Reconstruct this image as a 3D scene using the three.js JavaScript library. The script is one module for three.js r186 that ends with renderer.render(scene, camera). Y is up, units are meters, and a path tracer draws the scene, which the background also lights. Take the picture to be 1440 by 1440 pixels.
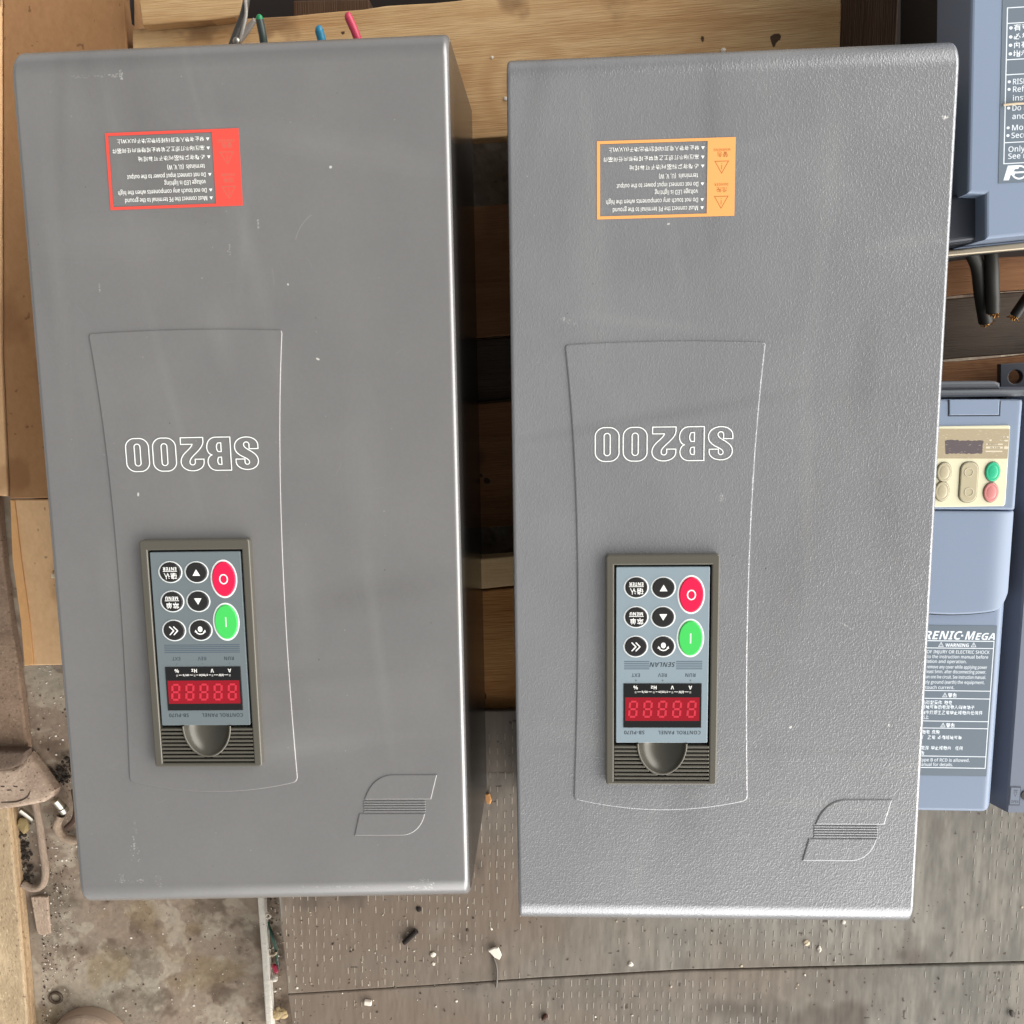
import * as THREE from 'three';
import { RoundedBoxGeometry } from 'three/addons/geometries/RoundedBoxGeometry.js';
import { mergeGeometries } from 'three/addons/utils/BufferGeometryUtils.js';

// ---------------------------------------------------------------- camera, sky, sun, exposure
const scene = new THREE.Scene();
const EYE = 0.925;                                     // metres above the tops of the pallet boards
const camera = new THREE.PerspectiveCamera(54.43, 1, 0.05, 60);
const FWD = new THREE.Vector3(-0.0388, -1, 0.1435).normalize();
camera.position.set(0, EYE, 0);
camera.up.set(0, 0, -1);
camera.lookAt(camera.position.clone().add(FWD));

// overcast daylight, broader and brighter towards the open side (+x, a little +z)
const SUN = new THREE.Vector3(0.74, 0.56, 0.37).normalize();
{
  const W = 256, H = 128, d = new Float32Array(W * H * 4), v = new THREE.Vector3();
  for (let j = 0; j < H; j++) for (let i = 0; i < W; i++) {
    const lat = ((j + 0.5) / H - 0.5) * Math.PI, lon = ((i + 0.5) / W - 0.5) * 2 * Math.PI;
    v.set(Math.cos(lat) * Math.cos(lon), Math.sin(lat), Math.cos(lat) * Math.sin(lon));
    const q = (e0, e1, x) => { const t = Math.min(1, Math.max(0, (x - e0) / (e1 - e0))); return t * t * (3 - 2 * t); };
    let L = 0.34 + 0.10 * Math.max(0, v.y) + 6.2 * q(-0.15, 0.5, v.x + 0.3 * v.z) * q(0.9, 0.55, v.y);   // open to the right all round, canopy overhead and to the left
    if (v.y < 0) L *= 0.3;
    const o = (j * W + i) * 4;
    d[o] = L; d[o + 1] = L * 1.0; d[o + 2] = L * 0.985; d[o + 3] = 1;
  }
  const sky = new THREE.DataTexture(d, W, H, THREE.RGBAFormat, THREE.FloatType);
  sky.mapping = THREE.EquirectangularReflectionMapping; sky.magFilter = sky.minFilter = THREE.LinearFilter; sky.needsUpdate = true;
  scene.background = sky; scene.environment = sky;
  scene.backgroundIntensity = scene.environmentIntensity = 1.0;
}
const sun = new THREE.DirectionalLight(0xfff1e0, 0.8);
sun.position.copy(SUN).multiplyScalar(6); sun.castShadow = true; sun.shadow.radius = 26;
sun.shadow.mapSize.set(2048, 2048);
Object.assign(sun.shadow.camera, { left: -1.2, right: 1.2, top: 1.2, bottom: -1.2, near: 1, far: 12 });
scene.add(sun, sun.target);
const renderer = new THREE.WebGLRenderer({ antialias: true });
renderer.toneMapping = THREE.LinearToneMapping;
renderer.toneMappingExposure = 0.79;
renderer.shadowMap.enabled = true;

// ---------------------------------------------------------------- helpers
function rng(seed) { let a = seed >>> 0; return () => { a = (a + 0x6D2B79F5) | 0; let t = Math.imul(a ^ (a >>> 15), 1 | a); t = (t + Math.imul(t ^ (t >>> 7), 61 | t)) ^ t; return ((t ^ (t >>> 14)) >>> 0) / 4294967296; }; }
function hash(i, j) { let h = (Math.imul(i, 374761393) + Math.imul(j, 668265263)) | 0; h = Math.imul(h ^ (h >>> 13), 1274126177); return ((h ^ (h >>> 16)) >>> 0) / 4294967296; }
function vn(x, y) {
  const i = Math.floor(x), j = Math.floor(y), a = x - i, b = y - j, u = a * a * (3 - 2 * a), w = b * b * (3 - 2 * b);
  const p = hash(i, j), q = hash(i + 1, j), r = hash(i, j + 1), s = hash(i + 1, j + 1);
  return p + (q - p) * u + (r - p) * w + (p - q - r + s) * u * w;
}
function fbm(x, y, n = 4) { let s = 0, a = 0.5, t = 0; for (let k = 0; k < n; k++) { s += a * vn(x, y); t += a; a *= 0.5; x = x * 2.03 + 17.1; y = y * 2.03 + 9.7; } return s / t; }
const clamp = (x, a = 0, b = 1) => Math.min(b, Math.max(a, x));
const step = (a, b, x) => { const t = clamp((x - a) / (b - a)); return t * t * (3 - 2 * t); };
const lerp = (a, b, t) => a + (b - a) * t;
const mix3 = (a, b, t) => [lerp(a[0], b[0], t), lerp(a[1], b[1], t), lerp(a[2], b[2], t)];
function finish(t, srgb) { t.wrapS = t.wrapT = THREE.RepeatWrapping; t.magFilter = THREE.LinearFilter; t.minFilter = THREE.LinearMipmapLinearFilter; t.generateMipmaps = true; if (srgb) t.colorSpace = THREE.SRGBColorSpace; t.needsUpdate = true; return t; }
function texRGB(w, h, fn) {                                 // fn(x 0..1, y 0..1) -> sRGB 0..255
  const d = new Uint8Array(w * h * 4);
  for (let j = 0; j < h; j++) for (let i = 0; i < w; i++) { const c = fn((i + 0.5) / w, (j + 0.5) / h), o = (j * w + i) * 4; d[o] = clamp(c[0], 0, 255); d[o + 1] = clamp(c[1], 0, 255); d[o + 2] = clamp(c[2], 0, 255); d[o + 3] = 255; }
  return finish(new THREE.DataTexture(d, w, h), true);
}
function texGrey(w, h, fn) {
  const d = new Uint8Array(w * h * 4);
  for (let j = 0; j < h; j++) for (let i = 0; i < w; i++) { const c = clamp(fn((i + 0.5) / w, (j + 0.5) / h)) * 255, o = (j * w + i) * 4; d[o] = d[o + 1] = d[o + 2] = c; d[o + 3] = 255; }
  return finish(new THREE.DataTexture(d, w, h), false);
}
function scaled(t, x, y) { const c = t.clone(); c.repeat.set(x, y); c.needsUpdate = true; return c; }
function canvasTex(w, h, draw, srgb = true) { const c = document.createElement('canvas'); c.width = w; c.height = h; draw(c.getContext('2d'), w, h); const t = new THREE.CanvasTexture(c); t.magFilter = THREE.LinearFilter; t.minFilter = THREE.LinearMipmapLinearFilter; if (srgb) t.colorSpace = THREE.SRGBColorSpace; return t; }
const std = (o) => new THREE.MeshStandardMaterial(o);
const phy = (o) => new THREE.MeshPhysicalMaterial(o);

const taken = {};
function numbered(n) { const k = taken[n] = (taken[n] ?? -1) + 1; return k ? n + '_' + String(k).padStart(3, '0') : n; }
function shade(o) { o.traverse((m) => { if (m.isMesh) { m.castShadow = m.receiveShadow = true; } }); return o; }
function tag(o, label, category, group) { o.userData.label = label; o.userData.category = category; if (group) o.userData.group = group; return o; }
function mesh(name, geo, mat, parent = scene) { const m = new THREE.Mesh(geo, mat); m.name = parent === scene ? numbered(name) : name; m.castShadow = m.receiveShadow = true; parent.add(m); return m; }
function part(name, geo, mat, parent, label) { const m = mesh(name, geo, mat, parent); if (label) m.userData.label = label; return m; }
function thing(name, label, category, x = 0, y = 0, z = 0, turn = 0, group) { const g = new THREE.Group(); g.name = numbered(name); g.position.set(x, y, z); g.rotation.y = turn; scene.add(g); return tag(g, label, category, group); }
function structure(name, geo, mat) { const m = mesh(name, geo, mat); m.userData.kind = 'structure'; return m; }
// a flat prism over the outline pts [[x, z], ...] from height y0 to y1 with rounded edges
function outline(pts) { const s = new THREE.Shape(); pts.forEach(([x, z], i) => (i ? s.lineTo(x, -z) : s.moveTo(x, -z))); s.closePath(); return s; }
function prism(shape, y0, y1, bevel = 0, segs = 2, curve = 12) {
  const s = Array.isArray(shape) ? outline(shape) : shape;
  const g = new THREE.ExtrudeGeometry(s, { depth: Math.max(1e-5, y1 - y0 - 2 * bevel), bevelEnabled: bevel > 0, bevelThickness: bevel, bevelSize: bevel, bevelOffset: -bevel, bevelSegments: segs, curveSegments: curve });
  g.rotateX(-Math.PI / 2); g.translate(0, y0 + bevel, 0); return g;
}
function roundRect(x0, z0, x1, z1, r) {
  const s = new THREE.Shape(), a = -z1, b = -z0;
  s.moveTo(x0 + r, a); s.lineTo(x1 - r, a); s.absarc(x1 - r, a + r, r, -Math.PI / 2, 0); s.lineTo(x1, b - r); s.absarc(x1 - r, b - r, r, 0, Math.PI / 2);
  s.lineTo(x0 + r, b); s.absarc(x0 + r, b - r, r, Math.PI / 2, Math.PI); s.lineTo(x0, a + r); s.absarc(x0 + r, a + r, r, Math.PI, Math.PI * 1.5); return s;
}
function ellipse(cx, cz, rx, rz) { const s = new THREE.Shape(); s.absellipse(cx, -cz, rx, rz, 0, Math.PI * 2); return s; }
function setUV(g, fn) { const p = g.attributes.position, uv = new Float32Array(p.count * 2); for (let i = 0; i < p.count; i++) { const r = fn(p.getX(i), p.getY(i), p.getZ(i)); uv[2 * i] = r[0]; uv[2 * i + 1] = r[1]; } g.setAttribute('uv', new THREE.BufferAttribute(uv, 2)); return g; }
function metres(g, ox = 0, oz = 0, turn = 0) {              // uv in metres: from above on flat tops, along the wall on upright faces
  const p = g.attributes.position, n = g.attributes.normal, uv = new Float32Array(p.count * 2), C = Math.cos(turn), S = Math.sin(turn);
  for (let i = 0; i < p.count; i++) {
    const x = p.getX(i), y = p.getY(i), z = p.getZ(i), h = Math.hypot(n.getX(i), n.getZ(i));
    if (Math.abs(n.getY(i)) > 0.35 || h < 1e-4) { uv[2 * i] = C * x + S * z + ox; uv[2 * i + 1] = -S * x + C * z + oz; } else { uv[2 * i] = (z * n.getX(i) - x * n.getZ(i)) / h + ox; uv[2 * i + 1] = y + oz; }
  }
  g.setAttribute('uv', new THREE.BufferAttribute(uv, 2)); return g;
}
function tube(pts, r, n = 24, rad = 10) { return new THREE.TubeGeometry(new THREE.CatmullRomCurve3(pts.map((p) => new THREE.Vector3(...p))), n, r, rad); }
function merge(list) { return mergeGeometries(list.map((g) => { const q = g.index ? g.toNonIndexed() : g; for (const k of Object.keys(q.attributes)) if (!['position', 'normal', 'uv'].includes(k)) q.deleteAttribute(k); return q; })); }
function bx(w, h, d, x, y, z, r = 0) { const g = r ? new RoundedBoxGeometry(w, h, d, 2, r) : new THREE.BoxGeometry(w, h, d); g.translate(x, y, z); return g; }
// survey of the place: the ground point, at height h, that was measured at (px, py) of the photograph
const RIGHT = new THREE.Vector3().crossVectors(FWD, new THREE.Vector3(0, 0, -1)).normalize(), DOWN = new THREE.Vector3().crossVectors(FWD, RIGHT);
function spot(px, py, h = 0) { const v = FWD.clone().multiplyScalar(1400).addScaledVector(RIGHT, px - 720).addScaledVector(DOWN, py - 720); const k = (EYE - h) / -v.y; return [v.x * k, v.z * k]; }
const at = (px, py, h) => { const [x, z] = spot(px, py, h); return [x, h, z]; };
const area = (list, h) => list.map(([x, y]) => spot(x, y, h));
function crumb(r, seed, sy = 0.7, sx = 1) { const g = new THREE.IcosahedronGeometry(r, 2), p = g.attributes.position, v = new THREE.Vector3(); for (let i = 0; i < p.count; i++) { v.fromBufferAttribute(p, i); const q = v.clone().normalize(), k = 0.62 + 0.75 * fbm(q.x * 1.6 + seed * 7.3 + q.z, q.y * 1.7 + q.z * 1.3 + seed * 3.1, 3); p.setXYZ(i, v.x * k * sx, v.y * k * sy, v.z * k); } g.computeVertexNormals(); return g; }

// ---------------------------------------------------------------- lettering: the few Chinese and Japanese characters on the plates, as pen strokes on a 10 x 10 grid
const GLYPH = {
  '确': '0141 2105 1545481815 6052 6191 8273 5393 5359 5349 9399 7379 5696', '认': '1122 042427 2736 6063 6339 6399', '菜': '0191 3002 6062 8313 1425 4445 8466 0696 4459 4607 4697', '单': '2031 7061 1282861612 1484 0797 4249',
  '警': '0131 1002 3002 0343 0304 4334 6052 6191 8154 5194 0595 2676 2777 2878 2979 2929 7879', '告': '3013 1282 4045 0494 1686891916', '必': '1407 3437385878 4142 6354 8496 7018', '须': '3012 4024 5116 5191 6252 6393 6358 9398 7379 5689',
  '将': '0213 0625 3039 5142 4292 9254 3595 7479 7968 5657', '变': '4041 0191 3334 1214 8284 1686 2639 8609', '频': '1014 0454 3039 3224 0608 5191 7151 6363 6368 9398 7489', '器': '0040411101 5090915101 0494 4307 4397 0646491906 5696995956', '端': '1012 0343 0736 6063 4193 4393 4494 6558 4749 6669 9499', '子': '1181 8144 4449 4939 0595',
  '可': '0191 7178 7868 1343462613', '靠': '2010 1282 3034 0494 2585872725 3539 6569 0737 6797', '接': '1018 0333 0726 4191 6052 8062 3494 6459 4697 5889', '地': '1017 0343 0736 4347 8388 3593 6068 4899', '高': '4041 0191 2373752523 0696 0609 9699 3777793937', '压': '1191 1109 3484 6369 2999 7687',
  '指': '1018 0333 0726 5054 5494 9194 5595995955 5797', '示': '2171 0393 5359 2507 7597', '灯': '2028 0304 4324 2809 4191 7179 7969', '熄': '2028 0304 4324 2809 5090955550 5292 4749 5759 8789', '灭': '1181 4149 2334 7364 4909 4999', '之': '4051 1181 8126 2609 0999', '前': '2031 7061 0292 1449 1444 4449 1646 6468 8489 8979', '禁': '0242 2024 2204 5292 7074 7294 2575 0696 4649 2728 7788',
  '止': '4048 4484 1348 1318 0999', '触': '2003 1141 1118 4149 1343 1545 5293 5296 9296 7079 4999', '机': '2029 0242 2305 2345 5152 5159 5181 8188 8898', '内': '1219 1282 8289 4040 4246 4536 4566', '任': '3005 2329 8051 4494 6169 4999', '何': '2005 1419 3191 8189 8979 4363674743', '件': '2005 1419 5034 4292 3696 7079',
  '输': '1113 0141 2039 0535 6043 6093 5383 5459 5494 8488', '入': '3051 5109 4399', '电': '1181861611 1383 4049 4999', '源': '1021 0314 0927 3191 3129 5393 5363 5696 6369 7988', '线': '2004 0424 2407 0737 4494 4797 5089 9099', '到': '0151 2004 0454 0747 2459 0959 7176 9199 9989', '出': '4049 1114 1484 8481 0609 0999 9699', '上': '4049 4484 0999', '人': '4309 4499',
  '引': '0151 5154 5404 0407 0757 5759 8089', '起': '1181 0343 2028 2648 0999 5191 9194 9454 5458', '受': '2010 8010 1222 0404 0494 2686 8609 2699', '伤': '2005 1419 5034 4292 3696 9698 6169', '危': '3003 3060 6042 0292 1209 4474 7477 4447 4898', '险': '0009 0030 3023 3346 4603 6033 6093 4484 5557 7557 9547 4999', '的': '2011 1151591911 1454 6053 5292 9299', '能': '1003 0343 4204 0949 6064 6494 6569 9699', '有': '0191 4006 2383 2329 8389 2585 2787', '者': '0141 0494 3034 8009 2585892925',
};
function glyphs(g, s, x, y, size, lw) {                     // draws s, mixing strokes and font; returns the end x
  for (const ch of s) {
    if (GLYPH[ch]) {
      g.lineWidth = lw; g.lineCap = 'round';
      for (const run of GLYPH[ch].split(' ')) { g.beginPath(); for (let i = 0; i < run.length; i += 2) { const X = x + (+run[i] + 0.3) / 10 * size * 0.86, Y = y - size * 0.86 + (+run[i + 1] + 0.3) / 10 * size * 0.94; i ? g.lineTo(X, Y) : g.moveTo(X, Y); } g.stroke(); }
      x += size;
    } else { g.fillText(ch, x, y); x += g.measureText(ch).width; }
  }
  return x;
}
function tri(g, x, y, s, up = 1) { g.beginPath(); g.moveTo(x - s / 2, y + up * s * 0.43); g.lineTo(x + s / 2, y + up * s * 0.43); g.lineTo(x, y - up * s * 0.43); g.closePath(); }
function warn(g, x, y, s, lw) { g.lineWidth = lw; tri(g, x, y, s); g.stroke(); g.beginPath(); g.moveTo(x, y - s * 0.16); g.lineTo(x, y + s * 0.16); g.stroke(); g.fillRect(x - lw / 2, y + s * 0.24, lw, lw); }

// ---------------------------------------------------------------- materials
const woodTex = texRGB(2048, 512, (x, y) => {               // 1.0 m by 0.25 m
  const u = x, v = y * 0.25, warp = fbm(u * 5, v * 22, 4);
  let ring = 0.5 + 0.5 * Math.sin((v * 210 + warp * 9 + fbm(u * 2.2, v * 9, 3) * 16));
  for (const [kx, ky, kr] of [[0.42, 0.06, 0.018], [0.71, 0.17, 0.015], [0.14, 0.19, 0.012], [0.9, 0.08, 0.01]]) { const d = Math.hypot((u - kx) * 0.75, v - ky) / kr; if (d < 3) ring = lerp(0.5 + 0.5 * Math.sin(d * 7 + warp * 5), ring, step(0.8, 3, d)); }
  const fine = fbm(u * 60, v * 900, 3), blot = fbm(u * 9 + 40, v * 14 + 3, 4), dirt = step(0.6, 0.78, fbm(u * 24 + 9, v * 30, 4));
  let c = mix3([222, 194, 152], [190, 151, 106], clamp(ring * 0.42 + (fine - 0.5) * 0.75 + (blot - 0.5) * 0.9 + 0.2));
  c = mix3(c, [104, 78, 52], dirt * 0.45);
  if (fbm(u * 75 + 5, v * 75 + 31, 2) > 0.865) c = mix3(c, [52, 36, 24], 0.8);
  return c;
});
const woodBump = texGrey(1024, 256, (x, y) => fbm(x * 40, y * 130, 4));
const paleTex = texRGB(1024, 128, (x, y) => { const g = fbm(x * 12, y * 60, 4), f = fbm(x * 90, y * 200, 3); return mix3([255, 222, 172], [236, 194, 136], clamp(g * 0.9 + (f - 0.5) * 0.7)); });
const WOOD = (hex, rough = 0.82) => std({ color: hex, map: woodTex, bumpMap: scaled(woodBump, 1, 4), bumpScale: 0.0006, roughness: rough });
const wuv = (g, ox, oz, turn = 0) => {                      // grain along the piece, kept inside one tile of the texture where the piece fits
  metres(g, 0, 0, turn); const a = g.attributes.uv; let u0 = 9, v0 = 9, u1 = -9, v1 = -9;
  for (let i = 0; i < a.count; i++) { u0 = Math.min(u0, a.getX(i)); v0 = Math.min(v0, a.getY(i)); u1 = Math.max(u1, a.getX(i)); v1 = Math.max(v1, a.getY(i)); }
  const fu = (ox * 7.3) % 1 * Math.max(0, 1 - (u1 - u0)), fv = (Math.abs(oz) * 5.7) % 1 * Math.max(0, 0.25 - (v1 - v0)), ku = Math.min(1, 1 / (u1 - u0)), kv = Math.min(1, 0.25 / (v1 - v0));
  for (let i = 0; i < a.count; i++) a.setXY(i, (a.getX(i) - u0) * ku + fu, ((a.getY(i) - v0) * kv + fv) * 4); return g;
};
const M = {};
M.plank = WOOD('#efe2d2'); M.plankDull = WOOD('#92735a'); M.plankDark = WOOD('#4a433e', 0.7); M.plankWarm = WOOD('#f2cda4'); M.plankPale = std({ color: '#ffffff', map: paleTex, bumpMap: scaled(woodBump, 1, 4), bumpScale: 0.0003, roughness: 0.75 }); M.runner = WOOD('#5a4a3c');
const cardTex = texRGB(1400, 1400, (x, y) => {              // 1 m square
  const n = fbm(x * 240, y * 170, 3), m = fbm(x * 620, y * 420 + 9, 2), b = fbm(x * 9, y * 7, 5), sp = fbm(x * 170 + 7, y * 150, 2), st = fbm(x * 24 + 4, y * 20, 4);
  let c = mix3([230, 189, 143], [208, 164, 119], clamp(b * 1.0 + (n - 0.5) * 0.55 + (m - 0.5) * 0.35));
  if (sp > 0.86) c = mix3(c, [120, 86, 58], 0.5);
  c = mix3(c, [166, 124, 84], step(0.6, 0.78, st) * 0.45);
  return c;
});
const cardBump = texGrey(512, 512, (x, y) => 0.5 + 0.5 * (fbm(x * 60, y * 40, 4) - 0.5));
const CARD = (hex) => std({ color: hex, map: cardTex, bumpMap: scaled(cardBump, 3, 3), bumpScale: 0.0006, roughness: 0.9 });
M.card = CARD('#b9aa9a'); M.cardLight = CARD('#ffffff'); M.cardEdge = CARD('#fff0d8');
const matTex = texRGB(2048, 1024, (x, y) => {               // 1.0 m by 0.5 m
  const u = x, v = y * 0.5, b = fbm(u * 7, v * 7, 5), f = fbm(u * 130, v * 60, 3), streak = fbm(u * 260, v * 9, 3), dust = clamp(1.25 - u * 2.0 + (fbm(u * 6 + 3, v * 8, 4) - 0.5) * 1.6);  // dust: brown dirt on the left plus the weaker light there, painted in
  let c = mix3([132, 127, 119], [166, 160, 150], clamp(b * 1.0 - 0.05 + (f - 0.5) * 1.3 + (streak - 0.5) * 0.9));
  c = mix3(c, [142, 122, 105], dust * 0.8);
  c = mix3(c, [84, 72, 62], step(0.62, 0.82, fbm(u * 16, v * 16 + 9, 4)) * 0.5);
  c = mix3(c, [176, 166, 152], step(0.66, 0.84, fbm(u * 19 + 50, v * 12 + 9, 4)) * 0.5);
  if (fbm(u * 230, v * 230 + 60, 2) > 0.86) c = mix3(c, [62, 50, 42], 0.6);
  return c;
});
const matBump = texGrey(1024, 512, (x, y) => 0.6 * fbm(x * 190, y * 18, 3) + 0.4 * fbm(x * 60, y * 40, 4));
M.mat = std({ color: '#cdccca', map: scaled(matTex, 1, 2), bumpMap: scaled(matBump, 1, 2), bumpScale: 0.0009, roughness: 0.78 });
M.rib = std({ color: '#dcdad6', roughness: 0.7 });
const floorTex = texRGB(2048, 2048, (x, y) => {             // 0.9 m square
  const u = x * 0.9, v = y * 0.9, b = fbm(u * 9, v * 9, 5), w = fbm(u * 48 + b * 5, v * 48, 5), f = fbm(u * 220, v * 220, 3);
  let c = mix3([158, 141, 126], [184, 169, 152], clamp(b * 1.3 - 0.15));
  c = mix3(c, [197, 187, 170], step(0.5, 0.6, w) * 0.8);
  c = mix3(c, [104, 88, 74], step(0.56, 0.75, fbm(u * 34 + 31, v * 34 + 7, 5)) * 0.62);
  c = mix3(c, [150, 158, 146], step(0.55, 0.72, fbm(u * 12 + 71, v * 12 + 2, 4)) * 0.22);
  c = mix3(c, [150, 130, 96], step(0.58, 0.72, fbm(u * 15 + 11, v * 15 + 92, 4)) * 0.5);
  const k = 0.93 + 0.14 * f; c = [c[0] * k, c[1] * k, c[2] * k];
  const sp = fbm(u * 330 + 4, v * 330, 2); if (sp > 0.9) c = [216, 205, 190]; else if (sp < 0.1) c = mix3(c, [60, 46, 38], 0.7);
  return c;
});
const floorBump = texGrey(1024, 1024, (x, y) => 0.5 * fbm(x * 40, y * 40, 4) + 0.5 * fbm(x * 190, y * 190, 3));
M.floor = std({ color: '#d4cfca', map: scaled(floorTex, 1 / 0.9, 1 / 0.9), bumpMap: scaled(floorBump, 1 / 0.9, 1 / 0.9), bumpScale: 0.0013, roughness: 0.92 });
const dustTex = texRGB(512, 512, (x, y) => { const b = fbm(x * 9, y * 9, 5), f = fbm(x * 120, y * 120, 3); let c = mix3([158, 142, 129], [196, 181, 167], clamp(b * 1.2 - 0.1 + (f - 0.5) * 0.7)); if (f > 0.8) c = [206, 196, 184]; if (f < 0.2) c = mix3(c, [70, 56, 48], 0.7); return c; });
const DUST = (hex, rough = 0.9) => std({ color: hex, map: scaled(dustTex, 4, 4), bumpMap: scaled(floorBump, 3, 3), bumpScale: 0.0009, roughness: rough });
M.dust = DUST('#ffffff'); M.dustDark = DUST('#8c8078'); M.dustPink = DUST('#f0e6dc'); M.dustBoard = DUST('#c9b9aa');
M.nearBlack = std({ color: '#241c17', roughness: 0.95 }); M.chrome = std({ color: '#a8a399', metalness: 1, roughness: 0.36 }); M.copper = std({ color: '#b98a55', metalness: 1, roughness: 0.45 });
M.rubber = std({ color: '#26241f', roughness: 0.5 }); M.white = std({ color: '#ddd3c4', roughness: 0.8 }); M.bone = std({ color: '#cbb89c', roughness: 0.8 });

// ---------------------------------------------------------------- the setting
structure('floor', metres(prism(area([[-700, -700], [2100, -700], [2100, 2100], [-700, 2100]], -0.1), -0.14, -0.1)), M.floor);

// pallet: boards nailed on runners, all slightly turned
const SL = -0.09, py = (y0, px) => y0 + SL * (px - 690);
const band = (xa, xb, y0, y1, h) => area([[xa, py(y0, xa)], [xb, py(y0, xb)], [xb, py(y1, xb)], [xa, py(y1, xa)]], h);
{
  const t = thing('wooden_pallet', 'wooden pallet of rough boards lying beneath the two grey drives', 'pallet');
  const TURN = -0.07;
  const jag = (pts, n, a, seed) => { const o = []; const r = rng(seed); for (let k = 0; k < pts.length; k++) { const p = pts[k], q = pts[(k + 1) % pts.length], m = Math.hypot(q[0] - p[0], q[1] - p[1]) > 0.2 ? n : 3; for (let i = 0; i < m; i++) { const f = i / m, w = i ? a : 0; o.push([lerp(p[0], q[0], f) + (r() - 0.5) * w, lerp(p[1], q[1], f) + (r() - 0.5) * w]); } } return o; };
  const board = (xa, xb, y0, y1, mat, o, label, h = 0, n = 30, a = 0.0016) => part('plank', wuv(prism(jag(band(xa, xb, y0, y1, h), n, a, o * 100 | 0), h - 0.022, h, 0.0012, 2), o, o * 0.7, TURN), mat, t, label);
  board(186, 1182, -4, 193, M.plank, 0.03, 'widest light plank at the top edge');
  board(150, 1560, 288, 474, M.plankDull, 0.37);
  board(150, 1560, 477, 564, M.plankDark, 0.61, 'black weathered plank', -0.006);
  board(150, 1560, 567, 741, M.plankDull, 0.13);
  board(240, 1200, 784.5, 826.5, M.plankPale, 0.83, 'pale freshly cut batten', 0.03, 40, 0.0008);
  board(240, 1200, 829, 1120, M.plankWarm, 0.52, null, -0.0085);
  for (const px of [480, 860, 1180]) { const [x] = spot(px, 600, -0.022); part('runner', wuv(bx(0.07, 0.077, 0.98, x, -0.0605, 0.16, 0.002), 0.2, px * 0.01, Math.PI / 2), M.runner, t); }
  part('shade_board', wuv(bx(0.72, 0.018, 0.12, 0.01, -0.0905, -0.355, 0.002), 0.1, 0.2), M.nearBlack, t, 'black board added under the pallet for the deep shade there');  // added near-black board, stands in for deep shade past the top plank
}
{
  const b = mesh('wooden_block', wuv(prism([...area([[194, -30], [346, -30]], 0.012), ...area([[342, 22], [332, 26], [300, 30], [203, 38]], 0.012)], 0.0005, 0.016, 0.001), 0.4, 0.11, -0.05), M.plank);
  tag(b, 'short light wooden block on the pallet above the left drive', 'wood block');
}

tag(mesh('gap_shade_strip', prism(area([[169.5, -40], [183, -40], [185, 90], [176, 90]], -0.02), -0.03, -0.02, 0.002), std({ color: '#1b1614', roughness: 0.8 })), 'black strip added for the shade in the gap between the cardboard carton and the light plank', 'shade strip');  // black sheet standing in for the shade of the narrow gap

// mats at the foot of the pallet
const ribBox = new RoundedBoxGeometry(0.0011, 0.0012, 0.0066, 1, 0.0004);
function rubberMat(label, pts, seed, turn, y = 0) {
  const t = thing('rubber_mat', label, 'mat', 0, 0, 0, 0);
  part('sheet', metres(prism(pts, y - 0.008, y, 0.0015), 0.268, -0.2 + seed * 0.31), M.mat, t);
  const r = rng(seed * 77 + 5), spots = [], xs = pts.map((p) => p[0]), zs = pts.map((p) => p[1]);
  const inside = (x, z) => { let c = false; for (let i = 0, j = pts.length - 1; i < pts.length; j = i++) { const [a, b] = pts[i], [e, f] = pts[j]; if ((b > z) !== (f > z) && x < (e - a) * (z - b) / (f - b) + a) c = !c; } return c; };
  for (let x = Math.min(...xs); x < Math.max(...xs); x += 0.0076) for (let z = Math.min(...zs); z < Math.max(...zs); z += 0.0131) {
    const X = x + (r() - 0.5) * 0.0014 + 0.0012 * (fbm(x * 20, z * 6 + seed, 2) - 0.5), Z = z + turn * x + (r() - 0.5) * 0.0026, worn = fbm(X * 11 + seed, Z * 11, 3);
    if (!inside(X, Z + 0.004) || !inside(X, Z - 0.004) || r() < (worn - 0.30) * 2.6) continue;
    spots.push([X, Z, 0.35 + 0.65 * r(), worn]);
  }
  const ribs = new THREE.InstancedMesh(ribBox, M.rib, spots.length), m4 = new THREE.Matrix4(), q = new THREE.Quaternion(), c = new THREE.Color();
  spots.forEach(([x, z, k], i) => {
    m4.compose(new THREE.Vector3(x, y - 0.0003, z), q.setFromAxisAngle(new THREE.Vector3(0, 1, 0), (k - 0.65) * 0.05), new THREE.Vector3(0.8 + 0.5 * k, 1, 0.7 + 0.45 * k)); ribs.setMatrixAt(i, m4);
    const d = clamp(1.2 - (x + 0.268) * 2.2), g = 0.75 + 0.35 * k; c.setRGB(lerp(0.33, 0.38, d) * g, lerp(0.315, 0.32, d) * g, lerp(0.285, 0.255, d) * g); ribs.setColorAt(i, c);
  });
  ribs.name = 'tread_ribs'; ribs.userData.kind = 'stuff'; ribs.castShadow = ribs.receiveShadow = true; t.add(ribs);
}
rubberMat('dusty ribbed rubber mat under the lower ends of both drives', area([[388, 1003], [900, 996], [1600, 975], [1600, 1343], [1440, 1352], [957, 1364], [760, 1375], [600, 1386], [404, 1398], [391, 1262]], 0), 1, 0.004);
rubberMat('dusty ribbed rubber mat along the bottom edge of the photo', area([[404, 1399], [600, 1387.2], [760, 1376.6], [957, 1366], [1440, 1355.5], [1600, 1348], [1600, 1560], [426, 1560]], -0.0004), 2, -0.012, -0.0004);

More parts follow.
